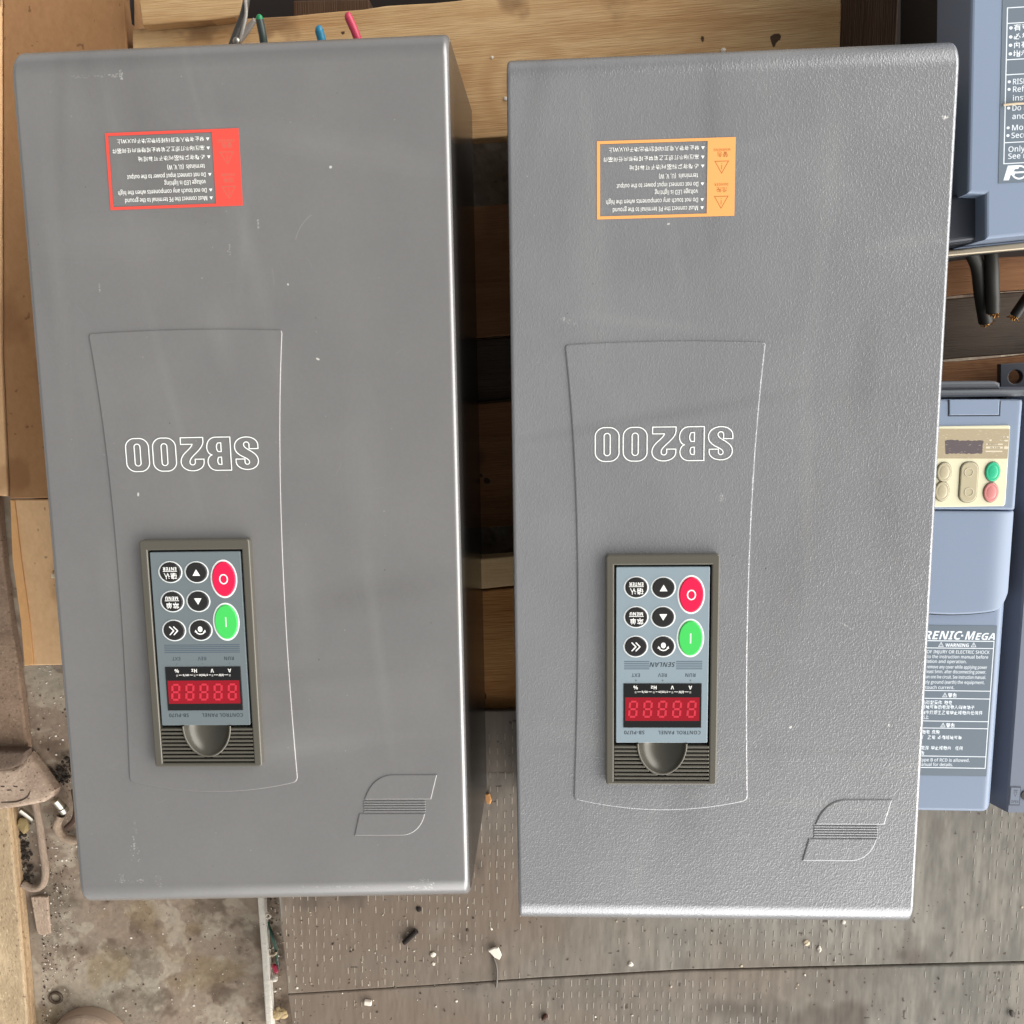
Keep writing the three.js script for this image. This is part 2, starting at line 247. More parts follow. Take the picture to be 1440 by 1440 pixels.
// carton on the left
{
  const t = thing('cardboard_carton', 'brown cardboard carton lying flat along the left of the left drive', 'carton');
  part('box_body', metres(prism(area([[-120, -60], [168, -60], [176, 60], [182, 300], [176, 690], [26, 692], [-120, 688]], -0.004), -0.1, -0.004, 0.002), 0.72, 0.4), M.card, t);
  part('top_flap', metres(prism(area([[4, -60], [170, -60], [178, 60], [184, 300], [182, 699], [14, 701], [10, 610], [5, 500]], 0), -0.0035, 0, 0.0012), 0.72, 0.4), M.card, t);
  part('side_flap', metres(prism(area([[-120, -60], [1.5, -60], [2, 500], [8, 640], [11, 698], [-120, 690]], 0.0015), -0.0035, 0.002, 0.0014), 0.72, 0.4), M.cardLight, t);
  part('lower_flap', metres(prism(area([[15, 702.5], [186, 702], [190, 933], [41, 936], [35, 870], [24, 780]], -0.001), -0.005, -0.001, 0.0012), 0.72, 0.4), M.cardLight, t, 'paler lower flap');
  part('torn_edge', metres(prism(area([[14, 703], [20, 704], [30, 790], [41, 870], [47, 935], [34, 937], [29, 875], [17, 785]], 0.001), -0.0048, 0.0008, 0.0008), 0.72, 0.4), M.cardEdge, t);
  part('support_wall', metres(prism(area([[38, 704], [180, 704], [184, 918], [58, 920]], -0.012), -0.1, -0.0055, 0.001), 0.72, 0.4), M.card, t);
}

// ---------------------------------------------------------------- the two grey drives (u to the right, v towards the foot of the photograph, y up from the pallet)
const HW = 0.148, HL = 0.3105, TOP = 0.225;
const scuff = (g, W, H, list, seed) => { const r = rng(seed); for (const [u, v, len, wid, ang, a] of list) { const x = (u + 0.15) / 0.30 * W, y = (v + 0.3165) / 0.633 * H, k = W / 0.30; for (let i = 0; i < 26; i++) { const s = (r() - 0.5) * len * k, o = (r() - 0.5) * wid * k, C = Math.cos(ang), S = Math.sin(ang); g.fillStyle = `rgba(222,220,212,${a * (0.3 + 0.7 * r())})`; g.beginPath(); g.ellipse(x + s * C - o * S, y + s * S + o * C, (0.4 + r() * 1.6) * (len > wid ? 1.6 : 1), 0.5 + r() * 1.1, ang, 0, 7); g.fill(); } } };
function coverMap(base, seed, list, blot, specks) {
  return canvasTex(1024, 2048, (g, W, H) => {
    const im = g.createImageData(W, H), d = im.data;
    for (let j = 0; j < H; j++) for (let i = 0; i < W; i++) { const n = (fbm(i / 150 + seed, j / 150, 4) - 0.5) * blot + (fbm(i / 7 + seed, j / 7, 2) - 0.5) * 3.5, o = (j * W + i) * 4; d[o] = base[0] + n; d[o + 1] = base[1] + n; d[o + 2] = base[2] + n * 0.9; d[o + 3] = 255; }
    g.putImageData(im, 0, 0); scuff(g, W, H, list, seed);
    const r = rng(seed + 9);
    for (let k = 0; k < 26; k++) {                          // wiped dust and hand grease
      const x = r() * W, y = r() * H, l = 80 + 420 * r(), w = 14 + 60 * r(), a = (r() - 0.5) * 0.5 + (r() < 0.75 ? Math.PI / 2 : 0), up = r() < 0.6;
      g.save(); g.translate(x, y); g.rotate(a); g.scale(l, w); const q = g.createRadialGradient(0, 0, 0, 0, 0, 1), c = up ? '205,203,194' : '70,66,62'; q.addColorStop(0, `rgba(${c},${0.05 + 0.06 * r()})`); q.addColorStop(1, `rgba(${c},0)`); g.fillStyle = q; g.beginPath(); g.arc(0, 0, 1, 0, 7); g.fill(); g.restore();
    }
    for (const [u, v] of specks) { g.fillStyle = 'rgba(240,238,230,.95)'; g.beginPath(); g.ellipse((u + 0.15) / 0.30 * W, (v + 0.3165) / 0.633 * H, 1.6 + 1.6 * r(), 2.2 + 2.4 * r(), r() * 3, 0, 7); g.fill(); }
    g.lineCap = 'round'; for (const [u, v] of specks.slice(0, 1)) { g.strokeStyle = 'rgba(205,202,194,.35)'; g.lineWidth = 1.4; const x = (u * 0.6 + 0.02 + 0.15) / 0.30 * W, y = (v * 0.8 - 0.06 + 0.3165) / 0.633 * H; g.beginPath(); g.moveTo(x, y); g.quadraticCurveTo(x + 12, y - 34, x + 40, y - 52); g.stroke(); }
    for (let k = 0; k < 70; k++) { g.fillStyle = r() < 0.8 ? `rgba(220,216,206,${0.2 + 0.4 * r()})` : 'rgba(60,54,50,.5)'; g.beginPath(); g.ellipse(r() * W, r() * H, 0.5 + r() * 1.2, 0.6 + r() * 1.4, r() * 3, 0, 7); g.fill(); }
    for (let k = 0; k < 22; k++) { g.strokeStyle = `rgba(200,198,190,${0.1 + 0.25 * r()})`; g.lineWidth = 0.7; const x = r() * W, y = r() * H, a = r() * 6.3, l = 8 + r() * 30; g.beginPath(); g.moveTo(x, y); g.quadraticCurveTo(x + Math.cos(a) * l / 2 + 3, y + Math.sin(a) * l / 2, x + Math.cos(a) * l, y + Math.sin(a) * l); g.stroke(); }
  });
}
const coverUV = (g) => setUV(g, (x, y, z) => [(x + 0.15) / 0.30, 1 - (z + 0.3165) / 0.633]);
const leather = texGrey(1400, 2048, (x, y) => {             // wrinkled paint over the whole cover, never repeating
  const u = x * 300, v = y * 633, w = fbm(u * 0.05, v * 0.05, 3), a = fbm(u * 0.9 + w * 4, v * 0.66, 2), b = fbm(u * 1.4 + 40, v * 1.1, 2);
  return clamp(0.15 + 1.15 * Math.abs(a - 0.5) * 2 + 0.45 * (b - 0.5) + 0.1);
});
const finePeel = texGrey(512, 512, (x, y) => fbm(x * 120, y * 120, 3));
M.coverSmooth = std({ map: coverMap([142, 140, 139], 3, [[-0.074, -0.291, 0.002, 0.006, 0, 0.7], [-0.0965, -0.2905, 0.024, 0.002, 0, 0.3], [-0.078, -0.2905, 0.01, 0.002, 0, 0.5], [0.0143, -0.1903, 0.001, 0.006, 0, 0.5], [-0.0066, -0.1741, 0.001, 0.008, 0, 0.3], [-0.1003, -0.1497, 0.001, 0.006, 0, 0.3], [-0.1061, 0.2704, 0.007, 0.013, 0, 0.75], [-0.1061, 0.262, 0.0016, 0.01, 0, 0.6], [-0.1045, 0.249, 0.003, 0.01, 0, 0.25], [-0.112, 0.293, 0.022, 0.003, 0, 0.45], [-0.1177, 0.2905, 0.003, 0.006, 0, 0.4], [-0.0896, 0.2934, 0.005, 0.009, 0, 0.4], [0.0452, 0.2975, 0.05, 0.0015, 0, 0.3], [0.1156, 0.2931, 0.012, 0.004, 0.3, 0.5], [0.11, 0.299, 0.02, 0.003, 0, 0.5]], 9, [[0.0329, -0.1492], [0.0514, -0.0976], [-0.0831, -0.0041], [0.0663, -0.2267]]), bumpMap: scaled(finePeel, 2, 4.2), bumpScale: 0.00002, roughness: 0.27, metalness: 0.5 });
M.coverGrain = std({ map: coverMap([147, 147, 149], 41, [[-0.1076, -0.1343, 0.012, 0.003, 0.4, 0.4], [0.1417, -0.2634, 0.004, 0.002, 0, 0.8], [-0.001, -0.011, 0.003, 0.006, 0, 0.5], [0.1217, 0.156, 0.002, 0.002, 0, 0.5], [0.0888, 0.0821, 0.012, 0.001, 0.5, 0.5], [0.02, 0.301, 0.2, 0.003, 0, 0.35], [-0.06, 0.303, 0.05, 0.003, 0, 0.3]], 10, [[0.1417, -0.2634], [0.0516, 0.1577], [-0.0398, -0.1983]]), bumpMap: leather, bumpScale: 0.00012, roughness: 0.27, metalness: 0.5 });

const KEYHOLE = { u: [-0.0795, -0.0052], v: [0.032, 0.196] };   // opening in the cover that the keypad sits in
function coverShell(R, r, corners, walls) {                        // sheet bent over at both ends, with narrow rounded long edges, drawn a little out of square
  const prof = [], N = 12;                                  // outer profile along v: (v, y) with normals
  prof.push([-HL, 0.02, -1, 0]); prof.push([-HL, TOP - R, -1, 0]);
  for (let i = 1; i < N; i++) { const a = i / N * Math.PI / 2; prof.push([-HL + R - R * Math.cos(a), TOP - R + R * Math.sin(a), -Math.cos(a), Math.sin(a)]); }
  const vs = [...Array(13).keys()].map((i) => lerp(-HL + R, HL - R, i / 12)).concat(KEYHOLE.v).sort((a, b) => a - b); for (const v of vs) prof.push([v, TOP, 0, 1]);
  for (let i = 1; i < N; i++) { const a = i / N * Math.PI / 2; prof.push([HL - R + R * Math.sin(a), TOP - R + R * Math.cos(a), Math.sin(a), Math.cos(a)]); }
  prof.push([HL, TOP - R, 1, 0]); prof.push([HL, 0.02, 1, 0]);
  const cols = []; const K = 7, U = 10;
  for (let i = 0; i <= K; i++) { const a = i / K * Math.PI / 2; cols.push([-HW + r - r * Math.cos(a), r * (1 - Math.sin(a)), -Math.cos(a), Math.sin(a)]); }
  for (const u of [...Array(U - 1).keys()].map((i) => lerp(-HW + r, HW - r, (i + 1) / U)).concat(KEYHOLE.u).sort((a, b) => a - b)) cols.push([u, 0, 0, 1]);
  for (let i = 0; i <= K; i++) { const a = i / K * Math.PI / 2; cols.push([HW - r + r * Math.sin(a), r * (1 - Math.cos(a)), Math.sin(a), Math.cos(a)]); }
  const pos = [], nor = [], idx = [];
  for (const [u, inset, nx, nn] of cols) for (const [v, y, nv, ny] of prof) { pos.push(u, y - ny * inset, v - nv * inset); nor.push(nx, ny * nn, nv * nn); }
  const P = prof.length;
  for (let i = 0; i < cols.length - 1; i++) for (let j = 0; j < P - 1; j++) { const um = (cols[i][0] + cols[i + 1][0]) / 2, vm = (prof[j][0] + prof[j + 1][0]) / 2; if (um > KEYHOLE.u[0] && um < KEYHOLE.u[1] && vm > KEYHOLE.v[0] && vm < KEYHOLE.v[1]) continue; const a = i * P + j, b = a + 1, c = a + P, d = c + 1; idx.push(a, b, c, b, d, c); }
  for (const side of walls ? [-1, 1] : []) {                // side walls down to the chassis
    if (side < 0) { pos.length = nor.length = idx.length = 0; }
    const inner = prof.map(([v, y, nv, ny]) => [v - nv * r, y - ny * r]), o = pos.length / 3;
    for (const [v, y] of inner) { pos.push(side * HW, y, v); nor.push(side, 0, 0); }
    for (const [v] of inner) { pos.push(side * HW, 0.02, v); nor.push(side, 0, 0); }
    for (let j = 0; j < P - 1; j++) { const a = o + j, b = a + 1, c = a + P, d = c + 1; side > 0 ? idx.push(a, b, c, b, d, c) : idx.push(a, c, b, b, c, d); }
  }
  const g = new THREE.BufferGeometry();
  for (let i = 0; i < pos.length; i += 3) { const s = (pos[i] / HW + 1) / 2, t = (pos[i + 2] / HL + 1) / 2, k = [(1 - s) * (1 - t), s * (1 - t), s * t, (1 - s) * t]; for (let c = 0; c < 4; c++) { pos[i] += k[c] * corners[c][0]; pos[i + 2] += k[c] * corners[c][1]; } }
  g.setAttribute('position', new THREE.Float32BufferAttribute(pos, 3)); g.setAttribute('normal', new THREE.Float32BufferAttribute(nor, 3)); g.setIndex(idx);
  return coverUV(g);
}
function panelShape() {                                     // waisted panel with bowed ends and rounded corners
  const s = new THREE.Shape(), P = (u, v) => [u, -v];
  s.moveTo(...P(-0.1085, -0.1185)); s.quadraticCurveTo(...P(-0.04, -0.1215), ...P(0.0255, -0.1182)); s.quadraticCurveTo(...P(0.0275, -0.1178), ...P(0.0273, -0.1155));
  s.bezierCurveTo(...P(0.0178, -0.02), ...P(0.0178, 0.10), ...P(0.0218, 0.2095)); s.quadraticCurveTo(...P(0.0216, 0.2135), ...P(0.018, 0.2145));
  s.quadraticCurveTo(...P(-0.041, 0.2285), ...P(-0.1022, 0.2140)); s.quadraticCurveTo(...P(-0.1058, 0.2130), ...P(-0.1057, 0.2095));
  s.bezierCurveTo(...P(-0.1015, 0.10), ...P(-0.0998, -0.02), ...P(-0.1103, -0.1155)); s.quadraticCurveTo(...P(-0.1103, -0.1182), ...P(-0.1085, -0.1185));
  const h = new THREE.Path(), { u, v } = KEYHOLE; h.moveTo(u[0], -v[0]); h.lineTo(u[1], -v[0]); h.lineTo(u[1], -v[1]); h.lineTo(u[0], -v[1]); h.closePath(); s.holes.push(h); return s;
}
// keypad print, upright; the plate lies with its head towards the foot of the photograph
const KP = { u0: -0.0762, u1: -0.0085, v0: 0.0362, v1: 0.1668 }, KEYS = { enter: [-0.061, 0.0518, 0.0078, 0.0073], up: [-0.0419, 0.0521, 0.0078, 0.0073], menu: [-0.061, 0.0734, 0.0078, 0.0073], down: [-0.042, 0.0734, 0.0078, 0.0073], shift: [-0.0612, 0.0949, 0.0078, 0.0073], jog: [-0.0417, 0.0948, 0.0078, 0.0073], stop: [-0.0223, 0.0572, 0.0086, 0.0128], run: [-0.0225, 0.0888, 0.0086, 0.0128] };
function keypadPrint(branded) {
  return canvasTex(1024, 1976, (g, W, H) => {
    const k = W / (KP.u1 - KP.u0), X = (u) => (KP.u1 - u) * k, Y = (v) => (KP.v1 - v) * k;
    g.fillStyle = branded ? '#84929a' : '#697275'; g.fillRect(0, 0, W, H);
    g.fillStyle = '#2b3238'; g.textBaseline = 'alphabetic';
    g.font = 'bold 58px sans-serif'; g.textAlign = 'left'; g.fillText('CONTROL PANEL', X(-0.0142), Y(0.1576)); g.textAlign = 'right'; g.fillText('SB-PU70', X(-0.0695), Y(0.1576));
    g.fillStyle = '#1b1a1b'; g.fillRect(X(-0.0140), Y(0.1553), X(-0.0698) - X(-0.0140), Y(0.1222) - Y(0.1553));
    g.fillStyle = '#8e1220'; g.fillRect(X(-0.0155), Y(0.1500), X(-0.0686) - X(-0.0155), Y(0.1325) - Y(0.1500));
    g.fillStyle = '#eceae4'; g.textAlign = 'center'; g.font = 'bold 58px sans-serif';
    const us = [-0.0222, -0.0350, -0.0482, -0.0612], top = ['A', 'V', 'Hz', '%'], low = ['kW', 'r/min', 'm/s'];
    us.forEach((u, i) => { g.fillText(top[i], X(u), Y(0.1238)); g.fillStyle = '#8c8a86'; g.fillRect(X(u) - 10, Y(0.1295), 20, 24); g.fillStyle = '#eceae4'; });
    g.font = 'bold 38px sans-serif';
    low.forEach((s, i) => { const m = (X(us[i]) + X(us[i + 1])) / 2, w = g.measureText(s).width / 2 + 6; g.fillText(s, m, Y(0.1276)); g.fillRect(X(us[i]) + 18, Y(0.1285), m - w - X(us[i]) - 18, 6); g.fillRect(m + w, Y(0.1285), X(us[i + 1]) - 18 - m - w, 6); });
    g.fillStyle = '#333b41'; g.font = 'bold 56px sans-serif';
    [['RUN', -0.0222], ['REV', -0.0420], ['EXT', -0.0610]].forEach(([s, u]) => { g.fillText(s, X(u), Y(0.1148)); g.fillStyle = '#5d676b'; g.beginPath(); g.ellipse(X(u), Y(0.1200), 9, 11, 0, 0, 7); g.fill(); g.fillStyle = '#3e484f'; });
    g.fillStyle = '#46535f'; for (let i = 0; i < 5; i++) g.fillRect(X(-0.0139), Y(0.1117 - i * 0.00138), X(-0.0695) - X(-0.0139), 9);
    if (branded) { g.fillStyle = '#84929a'; g.fillRect(X(-0.0325), Y(0.1124), X(-0.0515) - X(-0.0325), 110); g.fillStyle = '#2e363c'; g.save(); g.translate(X(-0.042), Y(0.1066)); g.transform(1, 0, -0.22, 1, 0, 0); g.font = 'bold 72px sans-serif'; g.fillText('SENLAN', 0, 0); g.restore(); }
    for (const [n, [u, v, rx, ry]] of Object.entries(KEYS)) {
      const x = X(u), y = Y(v), a = rx * k, b = ry * k;
      g.fillStyle = '#e9ecea'; g.beginPath(); g.ellipse(x, y, a * 1.13, b * 1.10, 0, 0, 7); g.fill();
      g.fillStyle = n === 'stop' ? '#d81c48' : n === 'run' ? '#46c45c' : '#262525'; g.beginPath(); g.ellipse(x, y, a * 1.0, b * 1.0, 0, 0, 7); g.fill();
      g.fillStyle = g.strokeStyle = '#f4f3ee'; g.lineJoin = 'round';
      if (n === 'stop') { g.lineWidth = 13; g.beginPath(); g.ellipse(x, y, 42, 50, 0, 0, 7); g.stroke(); }
      if (n === 'run') { g.fillStyle = '#d9efd6'; g.fillRect(x - 7, y - 56, 14, 112); }
      if (n === 'up') { tri(g, x, y, 84, -1); g.fill(); }
      if (n === 'down') { tri(g, x, y, 84, 1); g.fill(); }
      if (n === 'shift') { g.lineWidth = 13; for (const o of [-24, 20]) { g.beginPath(); g.moveTo(x + o + 22, y - 44); g.lineTo(x + o - 20, y); g.lineTo(x + o + 22, y + 44); g.stroke(); } }
      if (n === 'jog') { g.beginPath(); g.ellipse(x, y + 14, 26, 32, 0, 0, 7); g.fill(); g.lineWidth = 13; g.beginPath(); g.ellipse(x, y + 4, 52, 46, 0, Math.PI * 1.1, Math.PI * 1.9); g.stroke(); for (const s of [-1, 1]) { g.beginPath(); g.moveTo(x + s * 62, y - 22); g.lineTo(x + s * 30, y - 18); g.lineTo(x + s * 54, y + 8); g.fill(); } }
      if (n === 'enter' || n === 'menu') { g.textAlign = 'center'; g.font = 'bold 50px sans-serif'; g.fillText(n.toUpperCase(), x, y + 58); g.fillRect(x - 78, y + 8, 156, 7); glyphs(g, n === 'enter' ? '确认' : '菜单', x - 73, y - 10, 76, 7); }
    }
  });
}
function warningPrint(color, ink) {
  return canvasTex(1024, 564, (g, W, H) => {
    g.clearRect(0, 0, W, H); g.fillStyle = color; g.fillRect(0, 0, W, 22); g.fillRect(0, H - 22, W, 22); g.fillRect(W - 24, 0, 24, H); g.fillRect(0, 0, 206, H);
    g.fillStyle = g.strokeStyle = ink; g.textAlign = 'center';
    warn(g, 100, 100, 100, 6); warn(g, 100, 352, 100, 6);
    g.font = 'bold 26px sans-serif'; g.fillText('DANGER', 100, 238); glyphs(g, '危险', 62, 208, 40, 4); g.fillText('WARNING', 100, 486); glyphs(g, '警告', 58, 460, 42, 4);
    g.fillStyle = g.strokeStyle = '#f2f1ec'; g.textAlign = 'left'; g.font = '40px sans-serif';
    const fit = (s, x, y, w) => { g.save(); g.translate(x, y); const m = g.measureText(s).width; g.scale(w / m, 1.12); g.fillText(s, 0, 0); g.restore(); };
    const b = (y) => { tri(g, 240, y - 15, 26); g.fill(); };
    b(78); fit('Must connect the PE terminal to the ground', 268, 80, 640); b(136); fit('Do not touch any components when the high', 268, 138, 690); fit('voltage LED is lighting', 274, 198, 320);
    b(250); fit('Do not connect input power to the output', 268, 252, 610); fit('terminals  (U, V, W)', 274, 314, 290);
    g.font = '36px sans-serif';
    b(378); glyphs(g, '必须将变频器PE端子可靠接地', 270, 382, 40, 2.7); b(442); glyphs(g, '高压指示灯熄灭之前禁止接触机内任何器件', 270, 446, 37.5, 2.7); b(508); glyphs(g, '禁止将输入电源线接到输出端子(U,V,W)上', 270, 512, 37, 2.7);
  });
}
const numeralPrint = canvasTex(1024, 288, (g, W, H) => {     // SB200, outlined heavy condensed letters
  g.clearRect(0, 0, W, H); g.strokeStyle = '#f1f3ef'; g.lineWidth = 7.2; g.lineJoin = 'round';
  const T = 14, B = 274, w = 178, xs = [18, 225, 425, 634, 836];
  const slot = (x, y0, y1, ww, r) => { g.beginPath(); g.moveTo(x + r, y0); g.arcTo(x + ww, y0, x + ww, y1, r); g.arcTo(x + ww, y1, x, y1, r); g.arcTo(x, y1, x, y0, r); g.arcTo(x, y0, x + ww, y0, r); g.closePath(); g.stroke(); };
  for (const x of [xs[3], xs[4]]) { slot(x, T, B, w - 6, 70); slot(x + 64, 58, 230, 44, 22); }
  let x = xs[1];                                             // B
  g.beginPath(); g.moveTo(x, T); g.lineTo(x + 105, T); g.bezierCurveTo(x + 185, T, x + 190, 120, x + 140, 136); g.bezierCurveTo(x + 195, 150, x + 190, B, x + 105, B); g.lineTo(x, B); g.closePath(); g.stroke();
  g.beginPath(); g.moveTo(x + 70, 60); g.lineTo(x + 92, 62); g.quadraticCurveTo(x + 108, 88, x + 92, 116); g.lineTo(x + 70, 118); g.closePath(); g.stroke();
  g.beginPath(); g.moveTo(x + 70, 160); g.lineTo(x + 94, 162); g.quadraticCurveTo(x + 114, 195, x + 94, 228); g.lineTo(x + 70, 230); g.closePath(); g.stroke();
  x = xs[0];                                                 // S
  g.beginPath(); g.moveTo(x + 170, 100); g.lineTo(x + 170, 80); g.bezierCurveTo(x + 168, 0, x + 4, -8, x + 4, 86); g.bezierCurveTo(x + 4, 160, x + 108, 170, x + 108, 212); g.bezierCurveTo(x + 108, 240, x + 68, 240, x + 68, 212); g.lineTo(x + 68, 180); g.lineTo(x + 2, 180); g.lineTo(x + 2, 204); g.bezierCurveTo(x + 2, 296, x + 176, 296, x + 176, 196); g.bezierCurveTo(x + 176, 118, x + 70, 116, x + 70, 76); g.bezierCurveTo(x + 70, 52, x + 104, 52, x + 104, 78); g.lineTo(x + 104, 100); g.closePath(); g.stroke();
  x = xs[2];                                                 // 2
  g.beginPath(); g.moveTo(x + 2, 104); g.lineTo(x + 2, 84); g.bezierCurveTo(x + 2, -10, x + 174, -10, x + 174, 84); g.bezierCurveTo(x + 174, 150, x + 96, 178, x + 84, 222); g.lineTo(x + 170, 222); g.lineTo(x + 170, B); g.lineTo(x + 2, B); g.lineTo(x + 2, 240); g.bezierCurveTo(x + 10, 170, x + 108, 130, x + 108, 82); g.bezierCurveTo(x + 108, 52, x + 68, 52, x + 68, 82); g.lineTo(x + 68, 104); g.closePath(); g.stroke();
});
const plate = (u0, v0, u1, v1, y, t, skew = 0) => { const g = bx(u1 - u0, 0.00016, v1 - v0, (u0 + u1) / 2, y, (v0 + v1) / 2); setUV(g, (x, yy, z) => [(u1 - x) / (u1 - u0), (z - v0) / (v1 - v0)]); return g; };
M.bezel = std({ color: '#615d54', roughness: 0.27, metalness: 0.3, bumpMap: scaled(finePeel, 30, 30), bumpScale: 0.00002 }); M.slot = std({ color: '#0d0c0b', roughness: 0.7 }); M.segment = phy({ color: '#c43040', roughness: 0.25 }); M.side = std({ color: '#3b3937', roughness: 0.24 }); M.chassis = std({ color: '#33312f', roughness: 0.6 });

function drive(name, label, k) {
  const t = thing(name, label, 'drive unit', k.x, 0, k.z, -k.yaw), mat = k.mat, Y = TOP;
  part('cover', coverShell(k.R, k.r, k.corners, false), mat, t);
  part('side_panels', coverShell(k.R, k.r, k.corners, true), M.side, t, 'dark glossy side walls');
  part('chassis', bx(0.292, 0.0315, 0.612, -0.001, 0.0163, 0.001, 0.002), M.chassis, t);
  part('raised_panel', coverUV(prism(panelShape(), Y - 0.0015, Y + k.relief, k.relief * 0.9, 3, 40)), mat, t);
  { // raised leaf mark: upper leaf, stripes, lower leaf
    const o = k.logo, P = (u, v) => [u, -(v + o)];
    const a = new THREE.Shape(); a.moveTo(...P(0.1262, 0.2082)); a.lineTo(...P(0.093, 0.2082)); a.bezierCurveTo(...P(0.082, 0.2084), ...P(0.0745, 0.2165), ...P(0.0712, 0.2275)); a.lineTo(...P(0.1212, 0.2275)); a.closePath();
    const b = new THREE.Shape(); b.moveTo(...P(0.0625, 0.2560)); b.lineTo(...P(0.098, 0.2560)); b.bezierCurveTo(...P(0.108, 0.2558), ...P(0.1145, 0.2480), ...P(0.1163, 0.2385)); b.lineTo(...P(0.0668, 0.2385)); b.closePath();
    const h = k.relief * 0.9;
    const e = part('emblem', merge([coverUV(prism(a, Y - 0.0012, Y + h, h * 0.8, 2, 20)), coverUV(prism(b, Y - 0.0012, Y + h, h * 0.8, 2, 20))]), mat, t);
    for (let i = 0; i < 5; i++) part('stripe', coverUV(prism([[0.0705, 0.2286 + o + i * 0.00195], [0.1166, 0.2286 + o + i * 0.00195], [0.1168, 0.2297 + o + i * 0.00195], [0.0702, 0.2297 + o + i * 0.00195]], Y - 0.0008, Y + h * 0.9, h * 0.45, 2)), mat, e);
  }
  const lab = part('warning_label', plate(-0.0882, -0.2535, 0.0044, -0.2025, Y + 0.0002), std({ map: k.labelTex, transparent: true, roughness: 0.55 }), t);
  const lp = lab.geometry.attributes.position; for (let i = 0; i < lp.count; i++) lp.setZ(i, lp.getZ(i) - 0.008 * (lp.getX(i) + 0.042));
  part('numerals', plate(-0.0912, k.sb, 0.0078, k.sb + 0.0262, Y + k.relief + 0.0003), std({ map: numeralPrint, transparent: true, roughness: 0.6 }), t);
  // keypad
  const H = Y + 0.0078, fr = roundRect(-0.0824, 0.0284, -0.0024, 0.1986, 0.0022);
  const hole = new THREE.Path(); [[-0.0766, 0.0358], [-0.0081, 0.0358], [-0.0081, 0.1958], [-0.0766, 0.1958]].forEach(([u, v], i) => (i ? hole.lineTo(u, -v) : hole.moveTo(u, -v))); hole.closePath(); fr.holes.push(hole);
  const kp = part('keypad', prism(fr, Y - 0.008, H, 0.0011, 3), M.bezel, t);
  part('recess', bx(0.0684, 0.001, 0.1599, -0.04235, Y - 0.0065, 0.1158), M.slot, kp);
  const kuv = (g) => setUV(g, (x, y, z) => [(KP.u1 - x) / (KP.u1 - KP.u0), 1 - (KP.v1 - z) / (KP.v1 - KP.v0)]);
  const film = std({ map: k.keyTex, roughness: 0.34 }), gloss = std({ map: k.keyTex, roughness: 0.2 });
  part('membrane', kuv(prism(roundRect(KP.u0 + 0.0009, KP.v0 + 0.0010, KP.u1 - 0.0009, KP.v1, 0.0009), Y - 0.0058, H - 0.0006, 0.0005, 2)), film, kp);
  for (const [n, [u, v, rx, ry]] of Object.entries(KEYS)) {
    const m = part('button', kuv(prism(ellipse(u, v, rx * 0.97, ry * 0.97), H - 0.001, H + 0.0004, 0.0006, 3, 22)), gloss, kp);
    if (n === 'stop' || n === 'run') m.userData.label = n === 'stop' ? 'red oval stop button' : 'green oval run button';
  }
  part('display_window', kuv(bx(0.0556, 0.0006, 0.0329, -0.0419, H - 0.0004, 0.13875, 0.0002)), std({ map: k.keyTex, roughness: 0.12 }), kp);
  for (let i = 0; i < 5; i++) {                               // unlit seven segment digits behind the red filter, slanted
    const cu = -0.0212 - i * 0.01045, cv = 0.1412, w = 0.0066, h = 0.0128, th = 0.0015, S = (v) => (v - cv) * -0.07, q = [];
    const seg = (x0, z0, x1, z1) => q.push(prism([[x0 + S(z0), z0], [x1 + S(z0), z0], [x1 + S(z1), z1], [x0 + S(z1), z1]], H - 0.0004, H + 0.00005));
    for (const o of [-1, 0, 1]) seg(cu - w / 2 + th * 0.9, cv + o * (h / 2 - th / 2) - th / 2, cu + w / 2 - th * 0.9, cv + o * (h / 2 - th / 2) + th / 2);
    for (const o of [-1, 1]) for (const s of [-1, 1]) { const x = cu + s * (w / 2 - th / 2), a = cv + (o < 0 ? -h / 2 + th * 0.9 : th * 0.6), b = cv + (o < 0 ? -th * 0.6 : h / 2 - th * 0.9); seg(x - th / 2, a, x + th / 2, b); }
    part('digit', merge(q), M.segment, kp);
  }
  if (k.tab) part('mounting_tab', prism([[0.0605, 0.305], [0.0735, 0.305], [0.0735, 0.3135], [0.071, 0.3168], [0.0625, 0.3165], [0.0605, 0.313]], 0.186, 0.19, 0.0012), M.chassis, t);
  const SU = -0.0420, SV = 0.1672, RX = 0.0172, RV = 0.0228, ribs = [];
  for (let i = 0; i < 9; i++) {
    const v = 0.1692 + i * 0.00295, d = (v + 0.0008 - SV) / (RV + 0.001), hw = d < 1 ? (RX + 0.001) * Math.sqrt(1 - d * d) : 0;
    if (hw > 0.0015) { part('grip_rib', prism([[-0.0765, v], [SU - hw, v], [SU - hw, v + 0.0016], [-0.0765, v + 0.0016]], Y - 0.0058, H - 0.0004, 0.0003), M.bezel, kp); part('grip_rib', prism([[SU + hw, v], [-0.0082, v], [-0.0082, v + 0.0016], [SU + hw, v + 0.0016]], Y - 0.0058, H - 0.0004, 0.0003), M.bezel, kp); }
    else part('grip_rib', prism([[-0.0765, v], [-0.0082, v], [-0.0082, v + 0.0016], [-0.0765, v + 0.0016]], Y - 0.0058, H - 0.0004, 0.0003), M.bezel, kp);
  }
